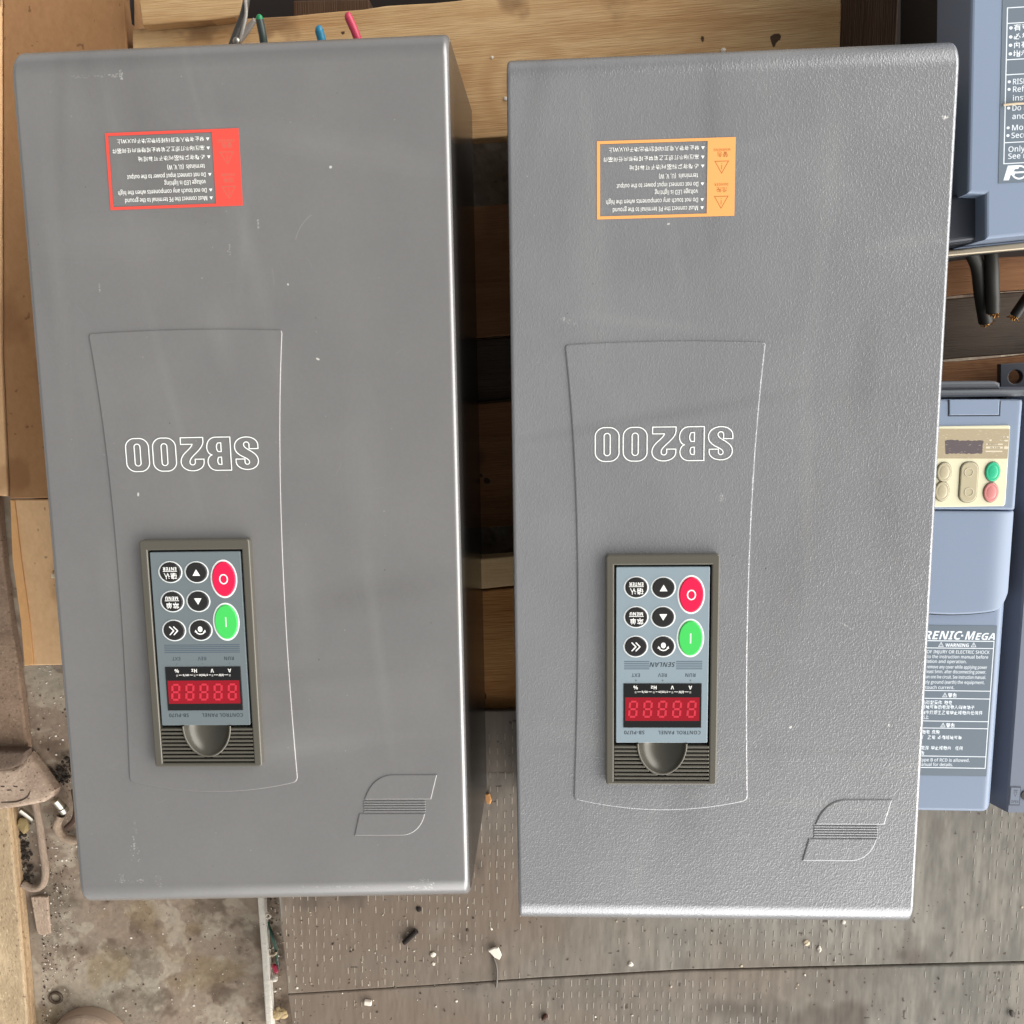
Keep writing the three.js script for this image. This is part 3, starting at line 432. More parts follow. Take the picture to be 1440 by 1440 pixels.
  { // thumb scoop: half bowl with a raised lip
    const bowl = new THREE.SphereGeometry(1, 40, 16, Math.PI, Math.PI, Math.PI / 2, Math.PI / 2);
    bowl.rotateY(Math.PI); bowl.scale(RX, 0.0115, RV); bowl.translate(SU, H - 0.0002, SV); bowl.scale(1, 1, 1);
    const lip = []; for (let i = 0; i <= 40; i++) { const a = Math.PI * i / 40; lip.push([SU - Math.cos(a) * (RX + 0.0003), H - 0.0003, SV + Math.sin(a) * (RV + 0.0003)]); }
    const sc = part('thumb_scoop', merge([bowl, tube(lip, 0.0008, 60, 8)]), M.scoop, kp); void sc;
  }
  return t;
}
M.scoop = std({ color: '#615d54', metalness: 0.25, roughness: 0.25, side: THREE.DoubleSide });
const C0 = [[-HW, -HL], [HW, -HL], [HW, HL], [-HW, HL]], off = (q) => q.map(([u, v], i) => [u - C0[i][0], v + Math.sign(v) * 0.001 - C0[i][1]]);
drive('smooth_drive', 'smooth grey drive unit with red warning label, left of the two big drives', { x: -0.2128, z: 0.0915, yaw: -0.0194, mat: M.coverSmooth, R: 0.02, r: 0.0042, relief: 0.0009, tab: true, logo: 0, sb: -0.0455, corners: off([[-0.1507, -0.3110], [0.1488, -0.3140], [0.1476, 0.3100], [-0.1522, 0.3165]]), labelTex: warningPrint('#d84a3e', '#b8604f'), keyTex: keypadPrint(false) });
drive('grained_drive', 'grey drive unit with grained cover and orange warning label, right of the two big drives', { x: 0.1215, z: 0.1002, yaw: -0.0132, mat: M.coverGrain, R: 0.019, r: 0.0028, relief: 0.0011, logo: 0.0042, sb: -0.0622, corners: off([[-0.1485, -0.3096], [0.150, -0.3142], [0.1458, 0.3144], [-0.1478, 0.3137]]), labelTex: warningPrint('#e6a05a', '#a8642c'), keyTex: keypadPrint(true) });
// ---------------------------------------------------------------- blue drives on the right
const local = (g) => { const a = -g.rotation.y, C = Math.cos(a), S = Math.sin(a); return (px, py, h) => { const [x, z] = spot(px, py, h), dx = x - g.position.x, dz = z - g.position.z; return [C * dx + S * dz, -S * dx + C * dz]; }; };
M.blue = std({ color: '#7b889d', roughness: 0.4, bumpMap: scaled(finePeel, 12, 12), bumpScale: 0.00003 }); M.blueDark = std({ color: '#686e7e', roughness: 0.45 }); M.blueGrey = std({ color: '#6c6f74', roughness: 0.5 }); M.navy = std({ color: '#2b2f38', roughness: 0.4 }); M.blackPlastic = std({ color: '#1c1b1c', roughness: 0.55 }); M.tin = std({ color: '#a89c88', metalness: 0.7, roughness: 0.42 });
const SLATE = '#626d78', PRINT = '#e4e9ee';
const fitText = (g, s, x, y, w, sy = 1) => { const m = g.measureText(s).width; g.save(); g.translate(x, y); g.scale(w ? w / m : 1, sy); g.fillText(s, 0, 0); g.restore(); };
function marke(g, x, y, s) {                                  // the maker's mark: heavy slanted F beside a ringed e
  g.fillStyle = g.strokeStyle = PRINT; g.save(); g.translate(x, y); g.transform(1, 0, -0.25, 1, 0, 0);
  g.beginPath(); g.moveTo(0, 0); g.lineTo(0, -s); g.lineTo(s * 0.72, -s); g.lineTo(s * 0.72, -s * 0.74); g.lineTo(s * 0.34, -s * 0.74); g.lineTo(s * 0.34, -s * 0.58); g.lineTo(s * 0.6, -s * 0.58); g.lineTo(s * 0.6, -s * 0.34); g.lineTo(s * 0.34, -s * 0.34); g.lineTo(s * 0.34, 0); g.fill(); g.restore();
  g.lineWidth = s * 0.12; g.beginPath(); g.arc(x + s * 0.98, y - s * 0.5, s * 0.43, 0.5, Math.PI * 2); g.lineTo(x + s * 0.55, y - s * 0.5); g.stroke();
}
const upright = (u0, v0, u1, v1, y) => { const g = bx(u1 - u0, 0.0002, v1 - v0, (u0 + u1) / 2, y, (v0 + v1) / 2); return setUV(g, (x, yy, z) => [(x - u0) / (u1 - u0), 1 - (z - v0) / (v1 - v0)]); };
{
  const t = thing('blue_drive', 'tall blue drive with dark warning label, cut off by the top right corner', 'drive unit', 0.3034, 0, -0.1271, 0.045);
  const F = local(t), P = (l, h) => l.map(([a, b]) => F(a, b, h));
  const cut = P([[1361, 272], [1386, 273], [1386, 337], [1590, 316]], 0.16);
  part('cover', prism([[0, -0.34], cut[0], cut[1], cut[2], cut[3], [cut[3][0], -0.34]], 0.094, 0.16, 0.0025, 3), M.blue, t);
  part('chassis', prism([[0.004, -0.338], [0.004, cut[0][1] - 0.002], [cut[3][0] - 0.003, cut[3][1] - 0.003], [cut[3][0] - 0.003, -0.338]], 0.001, 0.094, 0.001), M.blackPlastic, t);
  part('corner_block', prism(P([[1322, 273], [1376, 272], [1382, 274.5], [1385, 280], [1385, 337], [1322, 345]], 0.142), 0.05, 0.142, 0.004, 4), M.navy, t);
  part('bottom_plate', prism(P([[1318, 354], [1590, 324], [1590, 337], [1318, 362]], 0.125), 0.118, 0.125, 0.0012), M.tin, t);
  part('gland_plate', prism(P([[1322, 350], [1590, 322], [1590, 345], [1440, 352], [1380, 357], [1322, 366]], 0.1), 0.045, 0.1, 0.002), M.blackPlastic, t);
  const a = F(1411, -10, 0.1603), b = F(1405, 258, 0.1603), tex = canvasTex(600, 1072, (g, W, H) => {
    g.fillStyle = SLATE; g.fillRect(0, 0, W, H); g.strokeStyle = g.fillStyle = PRINT; g.lineWidth = 5;
    const Y = (p) => (p + 10) * 4; g.strokeRect(26, Y(11), 620, Y(230) - Y(11)); for (const p of [32.5, 83, 104, 200]) { g.beginPath(); g.moveTo(26, Y(p)); g.lineTo(W, Y(p)); g.stroke(); }
    g.font = 'bold 44px sans-serif'; warn(g, 330, Y(22), 50, 5); glyphs(g, '警告', 370, Y(27), 48, 5); fitText(g, 'WARNING', 240, Y(98), 220, 1);
    const rows = [[39, '有可能引起受伤、触电'], [51.5, '必须接地'], [63, '内有高压'], [75, '指示灯熄灭之前']]; g.font = '40px sans-serif';
    for (const [p, s] of rows) { g.beginPath(); g.arc(46, Y(p), 9, 0, 7); g.fill(); glyphs(g, s, 62, Y(p) + 16, 40, 4); }
    const en = [[114, 'RISK OF INJURY OR ELECTRIC SHOCK', 1], [124.6, 'Refer to the instruction manual before', 1], [137, 'installation and operation.', 0], [151, 'Do not remove any cover while applying power', 1], [163, 'and at least 5min. after disconnecting power.', 0], [179, 'More than one live circuit.', 1], [190, 'Securely ground (earth) the equipment.', 1]];
    g.font = '44px sans-serif'; for (const [p, s, dot] of en) { if (dot) { g.beginPath(); g.arc(44, Y(p), 8, 0, 7); g.fill(); } fitText(g, s, dot ? 60 : 62, Y(p) + 16, s.length * 19, 1); }
    fitText(g, 'Only type B of RCD is allowed.', 46, Y(210) + 14, 560, 1); fitText(g, 'See manual for details.', 46, Y(220) + 14, 430, 1); marke(g, 26, Y(254), 84);
  });
  part('warning_label', upright(a[0] - 0.0005, a[1], a[0] + 0.0822, b[1], 0.1602), std({ map: tex, roughness: 0.45 }), t);
}
tag(mesh('straw', tube([at(1411, 147.5, 0.1612), at(1428, 146, 0.162), at(1470, 145, 0.1612)], 0.0008, 12, 6), M.bone), 'pale straw lying across the dark label of the top blue drive', 'straw');
// black cables hanging out below it
function cable(label, pts, r, seed) {
  const t = thing('black_cable', label, 'cable', 0, 0, 0, 0, 'black cables below the top blue drive'), q = pts.map((p) => at(...p));
  part('sheath', tube(q, r, 30, 14), M.rubber, t);
  const e = new THREE.Vector3(...q[q.length - 1]), d = e.clone().sub(new THREE.Vector3(...q[q.length - 2])).normalize(), R = rng(seed), g = [];
  const n1 = new THREE.Vector3(0, 1, 0), n2 = new THREE.Vector3().crossVectors(d, n1).normalize();
  for (let k = 0; k < 26; k++) { const a = R() * 6.3, b = r * 0.8 * Math.sqrt(R()), o = n1.clone().multiplyScalar(Math.sin(a) * b).addScaledVector(n2, Math.cos(a) * b), p = e.clone().add(o), w = 0.001 + 0.004 * R(), c = p.clone().addScaledVector(d, w).addScaledVector(n2, (R() - 0.5) * 0.006).addScaledVector(n1, R() * 0.003); g.push(tube([p.clone().addScaledVector(d, -0.004).toArray(), p.clone().addScaledVector(d, w * 0.4).toArray(), c.toArray()], 0.0005, 5, 5)); }
  part('wire_strands', merge(g), M.copper, t);
}
cable('thick black cable nearest the grained drive', [[1360, 345, 0.085], [1374, 372, 0.08], [1380, 415, 0.07], [1386, 452, 0.06]], 0.0058, 3);
cable('black cable with a bright frayed end, second from the grained drive', [[1392, 340, 0.085], [1395, 380, 0.085], [1396, 415, 0.08], [1396, 440, 0.078]], 0.0054, 8);
cable('short black cable at the right edge of the photo', [[1478, 372, 0.06], [1455, 404, 0.045], [1440, 425, 0.035], [1427, 444, 0.03]], 0.0046, 5);
{
  const t = thing('blue_drive', 'blue drive with cream keypad and printed label, right of the grained drive', 'drive unit', 0.3586, 0, 0.0245, 0), F = local(t), P = (l, h) => l.map(([a, b]) => F(a, b, h));
  const L = F(1268, 700, 0.15)[0], yv = (py, h = 0.15) => F(1400, py, h)[1], ue = -0.0008;
  part('body', prism([[L + 0.004, yv(552)], [0.088, yv(552)], [0.088, yv(1140)], [L + 0.004, yv(1140)]], 0.001, 0.11, 0.002), M.navy, t);
  const rr = (v0, v1, u0, u1, r, y0, y1, b) => prism(roundRect(u0, v0, u1, v1, r), y0, y1, b, 4);
  const shell = (v0, vEnd, y0, bend, drop, r) => {            // moulded front, bowed down towards its long edge, with rounded ends
    const NU = 28, pos = [], idx = [], rows = []; const yTop = (u) => { const q = clamp((u - (ue - bend)) / bend); return y0 - drop * q * q * q; };
    for (let i = 0; i <= NU; i++) {
      const k = i / NU, u = lerp(L, ue, 1 - (1 - k) ** 1.6), e = vEnd(u), col = [], y = yTop(u); col.push([v0, 0.1], [v0, y - r]);
      for (let j = 1; j <= 4; j++) { const a = j / 4 * Math.PI / 2; col.push([v0 + r - r * Math.cos(a), y - r + r * Math.sin(a)]); }
      for (let j = 1; j < 8; j++) col.push([lerp(v0 + r, e - r, j / 8), y]);
      for (let j = 0; j <= 4; j++) { const a = j / 4 * Math.PI / 2; col.push([e - r + r * Math.sin(a), y - r + r * Math.cos(a)]); }
      col.push([e, 0.1]); rows.push(col); for (const [v, yy] of col) pos.push(u, yy, v);
    }
    const P = rows[0].length; for (let i = 0; i < NU; i++) for (let j = 0; j < P - 1; j++) { const a = i * P + j, b = a + 1, c = a + P, d = c + 1; idx.push(a, b, c, b, d, c); }
    const base = pos.length / 3, last = rows[NU]; for (const [v, yy] of last) pos.push(ue, yy, v); for (const [v] of last) pos.push(ue, 0.1, v);
    for (let j = 0; j < P - 1; j++) { const a = base + j, b = a + 1, c = a + P, d = c + 1; idx.push(a, b, c, b, d, c); }
    const g = new THREE.BufferGeometry(); g.setAttribute('position', new THREE.Float32BufferAttribute(pos, 3)); g.setIndex(idx); g.computeVertexNormals(); return setUV(g, (x, y, z) => [x, z]);
  };
  const corner = (v, r, w) => (u) => { const q = clamp((u - (ue - w)) / w); return v - r * (1 - Math.sqrt(Math.max(0, 1 - q * q))); };
  part('lower_cover', shell(yv(800), corner(yv(1144), 0.006, 0.007), 0.1485, 0.0075, 0.005, 0.0035), M.blue, t);
  const arc = (d) => (u) => { const k = (u - (L + ue) / 2 + 0.002) / ((ue - L) / 2), q = clamp((u - (ue - 0.012)) / 0.012); return yv(864) + d - 0.0045 * k * k - 0.011 * q * q * q; };
  part('hood', shell(yv(718), arc(0), 0.1535, 0.022, 0.0045, 0.0022), M.blue, t);
  part('hood_seam', shell(yv(718), arc(0.0014), 0.1488, 0.012, 0.005, 0.0004), M.nearBlack, t);
  const house = part('keypad_housing', shell(yv(562), () => yv(716.5), 0.1535, 0.0035, 0.004, 0.0022), M.blue, t);
  part('latch_gap', prism(P([[1333, 564], [1407.5, 563.5], [1406.5, 585.2], [1333, 585.5]], 0.1536), 0.15, 0.1536, 0), M.navy, house);
  part('latch', prism(P([[1335, 562], [1406, 561.5], [1405, 583.6], [1335, 584]], 0.1545), 0.15, 0.1545, 0.0007, 2), M.blue, house);
  part('seam', bx(0.0022, 0.05, yv(1143) - yv(548), ue + 0.0012, 0.092, (yv(1143) + yv(548)) / 2), M.nearBlack, t);
  { const s = new THREE.Shape(); s.moveTo(0.0014, 0.001); s.lineTo(0.0014, 0.116); s.lineTo(0.0122, 0.1445); s.lineTo(0.0135, 0.146); s.lineTo(0.09, 0.146); s.lineTo(0.09, 0.001); s.closePath(); const g = new THREE.ExtrudeGeometry(s, { depth: yv(1145) - yv(548), bevelEnabled: false }); g.translate(0, 0, yv(548)); part('side_cover', g, M.blueDark, t); }
  part('top_bar', prism(P([[1280, 549], [1470, 547.5], [1470, 557], [1280, 560]], 0.138), 0.1, 0.138, 0.002), M.blueGrey, t);
  part('top_bar', prism(P([[1280, 537], [1400, 536], [1407, 539], [1407, 547], [1280, 548]], 0.12), 0.09, 0.12, 0.002), M.blueGrey, t);
  { const s = outline(P([[1407, 512], [1560, 502], [1560, 546], [1407, 546]], 0.02)); const h = F(1428, 530, 0.02); s.holes.push(new THREE.Path().absellipse(h[0], -h[1], 0.0062, 0.0062, 0, Math.PI * 2)); part('mounting_flange', prism(s, 0.0125, 0.02, 0.0006), M.navy, t); }
  // keypad
  const plateMat = std({ color: '#d8d2b4', roughness: 0.35 }), kp = part('keypad', prism(P([[1276, 600], [1419, 598], [1421, 600], [1414, 709], [1411, 712], [1276, 714]], 0.1548), 0.15, 0.1548, 0.001, 3), plateMat, t);
  const win = canvasTex(640, 240, (g, W, H) => {
    g.fillStyle = '#a89a80'; g.fillRect(0, 0, W, H); const r = rng(4);
    g.fillStyle = '#5f5658'; g.beginPath(); g.moveTo(218, 88); for (let x = 218; x <= 470; x += 14) g.lineTo(x, 86 + r() * 12); for (let y = 96; y < 200; y += 14) g.lineTo(466 + r() * 8, y); for (let x = 466; x >= 222; x -= 14) g.lineTo(x, 196 + r() * 10); g.closePath(); g.fill();
    g.fillStyle = 'rgba(225,215,195,.75)'; for (const [x, y, w, h] of [[590, 58, 46, 14], [512, 84, 14, 14], [580, 88, 54, 12], [492, 118, 110, 10], [492, 142, 110, 16], [612, 140, 26, 22], [492, 176, 110, 10]]) g.fillRect(x, y, w, h);
    g.fillStyle = '#6f6653'; g.font = 'bold 17px sans-serif'; g.fillText('RUN', 590, 72); g.fillText('Hz A kW', 520, 157); g.fillText('REMOTE', 502, 129); g.fillText('LOC', 580, 100);
    for (let k = 0; k < 160; k++) { g.fillStyle = `rgba(235,225,205,${0.15 + 0.3 * r()})`; g.fillRect(r() * W, r() * H, 2 + r() * 14, 1 + r() * 3); }
  });
  const w0 = F(1283, 603, 0.155), w1 = F(1417, 645, 0.155); part('display_window', upright(w0[0], w0[1], w1[0], w1[1], 0.1549), std({ map: win, roughness: 0.25 }), kp);
  const key = (px, py, rx, ry, mat, label) => { const [u, v] = F(px, py, 0.156), k = 0.769 / 1400, rim = part('button_rim', prism(ellipse(u, v, rx * k * 1.1, ry * k * 1.08), 0.1545, 0.1552, 0.0003), M.rim, kp); void rim; const b = part('button', prism(ellipse(u, v, rx * k, ry * k), 0.1545, 0.1562, 0.0009, 4, 20), mat, kp, label); part('button_dome', (() => { const g = new THREE.SphereGeometry(1, 18, 8, 0, 7, 0, Math.PI / 2); g.scale(rx * k * 0.72, 0.0007, ry * k * 0.72); g.translate(u, 0.1561, v); return g; })(), mat, kp); void b; };
  M.rim = std({ color: '#6f6a58', roughness: 0.6 }); M.keyClear = std({ color: '#b3a98e', roughness: 0.22 }); M.keyGreen = std({ color: '#34b184', roughness: 0.25 }); M.keyPink = std({ color: '#c9807c', roughness: 0.3 });
  key(1328, 664, 10, 13.5, M.keyClear); key(1325, 691, 10, 13.5, M.keyClear); key(1396.5, 663.5, 10, 13.5, M.keyGreen, 'green oval run button'); key(1394, 692.5, 10, 13.5, M.keyPink, 'pink oval stop button');
  { const a = F(1352, 650, 0.156), b = F(1373, 706, 0.156); part('button_rim', prism(roundRect(a[0] - 0.0006, a[1] - 0.0006, b[0] + 0.0006, b[1] + 0.0006, 0.0061), 0.1545, 0.1552, 0.0003, 1), M.rim, kp); part('rocker_button', prism(roundRect(a[0], a[1], b[0], b[1], 0.0057), 0.1545, 0.1562, 0.0009, 4), M.keyClear, kp); for (const py of [664, 692]) { const [u, v] = F(1362, py, 0.156); const g = new THREE.TorusGeometry(0.0032, 0.0005, 6, 18); g.rotateX(Math.PI / 2); g.translate(u, 0.1561, v); part('button_dome', g, M.keyClear, kp); } }
  // label
  const q0 = F(1288, 879, 0.149), q1 = [-0.0066, F(1391, 1092, 0.149)[1]], tex = canvasTex(920, 1696, (g, W, H) => {
    g.fillStyle = SLATE; g.fillRect(0, 0, W, H); g.fillStyle = g.strokeStyle = PRINT; const Y = (p) => (p - 879) * 8, X0 = 30, X1 = W - 22;
    g.font = 'italic bold 128px sans-serif'; { g.save(); g.translate(X0 - 16, Y(898.5)); const m = g.measureText('FRENIC').width; g.save(); g.scale(500 / m, 1.0); g.fillText('FRENIC', 0, 0); g.restore(); g.fillRect(508, -54, 22, 20); g.font = 'italic bold 128px sans-serif'; g.save(); g.scale(1.0, 1.0); g.fillText('M', 540, 0); const w = g.measureText('M').width; g.font = 'italic bold 104px sans-serif'; const e = g.measureText('EGA').width; g.translate(540 + w, 0); g.scale((W - 30 - 540 - w) / e, 1); g.fillText('EGA', 0, 0); g.restore(); g.restore(); }
    g.lineWidth = 9; g.strokeRect(-20, Y(900.5), X1 + 20, Y(1079.5) - Y(900.5)); const ln = (p) => { g.lineWidth = 8; g.beginPath(); g.moveTo(0, Y(p)); g.lineTo(X1, Y(p)); g.stroke(); }; [910.5, 970, 981, 1013, 1023, 1063].forEach(ln);
    g.font = 'bold 52px sans-serif'; fitText(g, 'WARNING', 350, Y(908.6), 270); warn(g, 300, Y(905.5), 54, 5); warn(g, 670, Y(905.5), 54, 5);
    g.font = '50px sans-serif'; const row = (p, s, w) => fitText(g, s, X0 - 4, Y(p) + 17, w, 1);
    row(915.8, 'RISK OF INJURY OR ELECTRIC SHOCK', 830); row(922.6, 'Refer to the instruction manual before', 820); row(929.2, 'installation and operation.', 580); row(936.8, 'Do not remove any cover while applying power', 815); row(943.4, 'and at least 5min. after disconnecting power.', 810); row(950.8, 'More than one live circuit. See instruction manual.', 810); row(958, 'Securely ground (earth) the equipment.', 800); row(965.6, 'High touch current.', 460);
    for (const p of [976, 1018.5]) { warn(g, 380, Y(p), 52, 5); glyphs(g, '警告', 420, Y(p) + 22, 52, 5.5); }
    const cj = (p, s) => glyphs(g, s, X0, Y(p) + 20, 47, 5); cj(986.5, '有可能引起受伤、触电'); cj(993, '必须接地可靠的电源输入线将端子'); cj(1000.6, '高压指示灯熄灭之前禁止接触内任何件'); cj(1007.2, '到输出上');
    cj(1028.5, '受伤、触电の危险'); cj(1036, '指示灯のい之前、必须接地可靠こと'); cj(1043.5, '有者のこと'); cj(1051, '高压の电源、禁止接触内のい任何こと'); cj(1058.5, '端子の告こと');
    g.font = '50px sans-serif'; row(1068.5, 'Only type B of RCD is allowed.', 690); row(1075, 'See manual for details.', 500);
  });
  const lg = upright(q0[0], q0[1], q1[0] - 0.0005, q1[1], 0.1487); part('warning_label', lg, std({ map: tex, roughness: 0.4 }), t);
  // open mark and screw on the side cover
  const o0 = F(1411.5, 1106, 0.1465), o1 = F(1434, 1133, 0.1465), otex = canvasTex(256, 300, (g, W, H) => { g.fillStyle = '#6a7282'; g.fillRect(0, 0, W, H); g.strokeStyle = '#2e323b'; g.fillStyle = '#2e323b'; g.lineWidth = 16; g.strokeRect(10, 10, W - 20, H - 20); g.lineWidth = 12; g.beginPath(); g.moveTo(80, 56); g.lineTo(178, 56); g.stroke(); tri(g, 128, 120, 84, -1); g.lineWidth = 9; g.stroke(); g.font = 'bold 66px sans-serif'; g.textAlign = 'center'; fitText(g, 'OPEN', 128, 262, 190); });
  part('open_mark', upright(Math.max(o0[0], 0.0138), o0[1], o1[0], o1[1], 0.1463), std({ map: otex, roughness: 0.5 }), t);
  const sc = F(1443, 1118, 0.146), cy = new THREE.CylinderGeometry(0.0042, 0.0042, 0.002, 24); cy.translate(sc[0], 0.1458, sc[1]); part('screw_hole', cy, M.blackPlastic, t);
  void house;
}

// ---------------------------------------------------------------- wires at the head of the left drive
const WIRE = (hex) => std({ color: hex, roughness: 0.35 });
{
  const t = thing('grey_cable', 'split grey cable with a rivet sticking out above the left drive', 'cable');
  part('sheath', tube([at(322, 75, 0.1), at(333, 45, 0.1), at(343, 18, 0.1), at(348, -8, 0.095)], 0.0028, 24, 10), WIRE('#4c4844'), t);
  part('inner_wire', tube([at(332, 72, 0.106), at(341, 44, 0.108), at(346, 20, 0.106), at(344, -8, 0.1)], 0.0014, 24, 8), WIRE('#9b938a'), t);
  part('torn_sheath', prism(area([[328, 66], [346, 34], [356, 24], [359, 30], [350, 44], [338, 60], [332, 68]], 0.1), 0.096, 0.1, 0.0012), WIRE('#8d857d'), t);
  const rv = new THREE.SphereGeometry(0.0032, 18, 12); rv.translate(...at(333, 58, 0.108)); part('rivet', rv, M.chrome, t);
}
function lead(name, label, px0, px1, r, mat, h = 0.12, end) { const t = thing(name, label, 'wire'), a = at(px0[0], px0[1], h), b = at(px1[0], px1[1], h + 0.012); part('sheath', tube([a, [(a[0] + b[0]) / 2 + 0.001, (a[1] + b[1]) / 2 + 0.002, (a[2] + b[2]) / 2], b], r, 16, 12), mat, t); const g = new THREE.SphereGeometry(r * 0.99, 14, 10); g.scale(0.9, 0.9, 1.2); g.translate(...b); part('tip', g, end || mat, t); }
lead('green_wire', 'dark wire with a green tip above the left drive', [373, 78], [365, 27], 0.0031, WIRE('#3b4642'), 0.12, WIRE('#1f8a55'));
lead('blue_wire', 'short blue wire end above the left drive', [455, 78], [449, 43], 0.0034, WIRE('#2c7f9e'));
lead('red_wire', 'pinkish red wire slanting out above the left drive', [510, 78], [490, 24], 0.0032, WIRE('#c8405a'));
{ // small things fixed to the left drive's edges
  const c = thing('metal_clip', 'tiny tan metal clip on the left edge of the smooth drive', 'clip', ...at(80, 809, 0.215)); c.position.x -= 0.0012;
  part('clip_body', bx(0.005, 0.004, 0.004, 0, 0, 0, 0.001), M.bone, c); const g = new THREE.TorusGeometry(0.002, 0.0007, 8, 16); g.translate(0.001, 0.0005, -0.003); part('clip_ring', g, M.copper, c);
}

// ---------------------------------------------------------------- bottom left corner, down on the floor
const FL = -0.1;
{
  const t = thing('wooden_beam', 'pale yellowish wooden beam at the left edge of the floor', 'beam');
  const B = DUST('#fff4d6', 0.85);
  part('board', wuv(prism(area([[-90, 1139], [11, 1136], [26, 1290], [41, 1470], [-90, 1470]], FL + 0.014), FL + 0.0005, FL + 0.014, 0.0015), 0.7, 0.9, 1.45), B, t);
  part('edge_board', wuv(prism(area([[12, 1136], [18, 1134], [24, 1190], [27, 1225], [34, 1290], [38, 1340], [43, 1400], [49, 1470], [42, 1470], [27, 1290]], FL + 0.009), FL + 0.0005, FL + 0.009, 0.001), 0.5, 0.83, 1.45), DUST('#e8d6b4', 0.9), t);
}
tag(mesh('dusty_board', metres(prism(area([[-90, 700], [-3, 702], [4, 783], [14, 864], [21, 912], [25, 935], [31, 985], [39, 1056], [-90, 1062]], FL + 0.012), FL + 0.0005, FL + 0.012, 0.002)), M.dustBoard), 'dusty brown board with a ridged edge at the left side of the floor', 'board');
{
  const t = thing('dusty_plug', 'dusty grey moulded plug with a looped cord, left of the smooth drive', 'plug');
  part('cap', metres(prism(area([[-40, 1055], [37, 1056], [37, 1066], [30, 1076], [16, 1082], [-40, 1090]], FL + 0.027), FL + 0.012, FL + 0.027, 0.004, 4)), M.dustDark, t);
  part('plug_body', metres(prism(area([[-40, 1084], [20, 1079], [38, 1063], [46, 1072], [62, 1094], [76, 1113], [74, 1122], [60, 1130], [30, 1136], [-40, 1146]], FL + 0.022), FL + 0.002, FL + 0.022, 0.006, 4)), M.dustPink, t);
  for (let k = 0; k < 4; k++) { const a = at(4 + k * 9, 1106 + (k % 2) * 5, FL + 0.0218); part('moulded_mark', bx(0.0045, 0.0014, 0.0012, a[0], a[1], a[2], 0.0004), M.dustDark, t); }
  part('moulded_ridge', tube([at(2, 1128, FL + 0.0215), at(24, 1127, FL + 0.022), at(38, 1121, FL + 0.022), at(43, 1112, FL + 0.0215)], 0.0009, 20, 6), M.dustDark, t);
  part('cord', tube([at(48, 1122, FL + 0.012), at(54, 1150, FL + 0.011), at(60, 1195, FL + 0.009), at(64, 1228, FL + 0.008), at(59, 1245, FL + 0.007), at(46, 1249, FL + 0.006), at(32, 1243, FL + 0.006)], 0.0041, 50, 12), M.dustPink, t);
}
const rod = (p, q, r) => { const a = new THREE.Vector3(...p), b = new THREE.Vector3(...q), g = new THREE.CylinderGeometry(r, r, a.distanceTo(b), 18); g.applyQuaternion(new THREE.Quaternion().setFromUnitVectors(new THREE.Vector3(0, 1, 0), b.clone().sub(a).normalize())); g.translate(...a.add(b).multiplyScalar(0.5).toArray()); return g; };
{ const t = thing('metal_ferrule', 'shiny metal ferrule beside the dusty plug', 'ferrule'); part('barrel', rod(at(78, 1125, FL + 0.018), at(89, 1138, FL + 0.012), 0.0046), M.chrome, t); part('collar', rod(at(87, 1135.5, FL + 0.0135), at(91, 1140.5, FL + 0.011), 0.0054), M.chrome, t); }
tag(mesh('metal_pin', rod(at(28, 1139, FL + 0.012), at(46, 1152, FL + 0.006), 0.0032), M.chrome), 'bright metal pin poking out under the dusty plug', 'pin');
tag(mesh('pale_hose', tube([at(86, 1146, FL + 0.01), at(80, 1162, FL + 0.008), at(88, 1176, FL + 0.007), at(102, 1181, FL + 0.007), at(122, 1181, FL + 0.007)], 0.0046, 40, 12), DUST('#fff4e6')), 'pale dusty hose curling under the left drive', 'hose');
tag(mesh('brown_wire', tube([at(103, 1110, FL + 0.018), at(107, 1135, FL + 0.02), at(104, 1152, FL + 0.019), at(93, 1164, FL + 0.016)], 0.0028, 30, 10), DUST('#6d5546')), 'brown bent wire above the pale hose', 'wire');
tag(mesh('dry_leaf', (() => { const g = crumb(0.009, 3, 0.4, 0.7); g.translate(...at(33, 1160, FL + 0.004)); return g; })(), std({ color: '#8f7c54', roughness: 0.85 })), 'crumpled yellow brown leaf beside the beam', 'leaf');
M.dirt = std({ color: '#2c241e', roughness: 1 });
{ const q = [], r = rng(12); for (let k = 0; k < 150; k++) { const g = crumb(0.0007 + 0.0024 * r() * r(), k, 0.7); const a = r(); g.translate(...at(76 + 34 * a + (r() + r() - 1) * 16, 1104 - 36 * a + (r() + r() - 1) * 18, FL + 0.001 + r() * 0.004)); q.push(g); } tag(mesh('dirt_clump', merge(q), M.dirt), 'black clump of dirt beside the dusty plug', 'dirt clump'); }
{ const q = [], r = rng(19); for (let k = 0; k < 230; k++) { const g = crumb(0.0006 + 0.002 * r() * r(), k + 50, 0.6), f = r(); g.translate(...at(24 + 10 * r() + 6 * Math.sin(k) + 9 * f, 1148 + 96 * f, FL + 0.001 + 0.002 * r())); q.push(g); } tag(mesh('dirt_clump', merge(q), M.dirt), 'long black dirt streak between the beam and the cord loop', 'dirt clump'); }
tag(mesh('wooden_lath', wuv(prism(area([[43, 1262], [55, 1261], [66, 1262], [70, 1313], [61, 1316], [52, 1313]], FL + 0.005), FL + 0.0005, FL + 0.005, 0.001), 0.3, 0.3, 1.5), M.dustPink), 'dusty flat lath lying on the floor below the cord loop', 'lath');
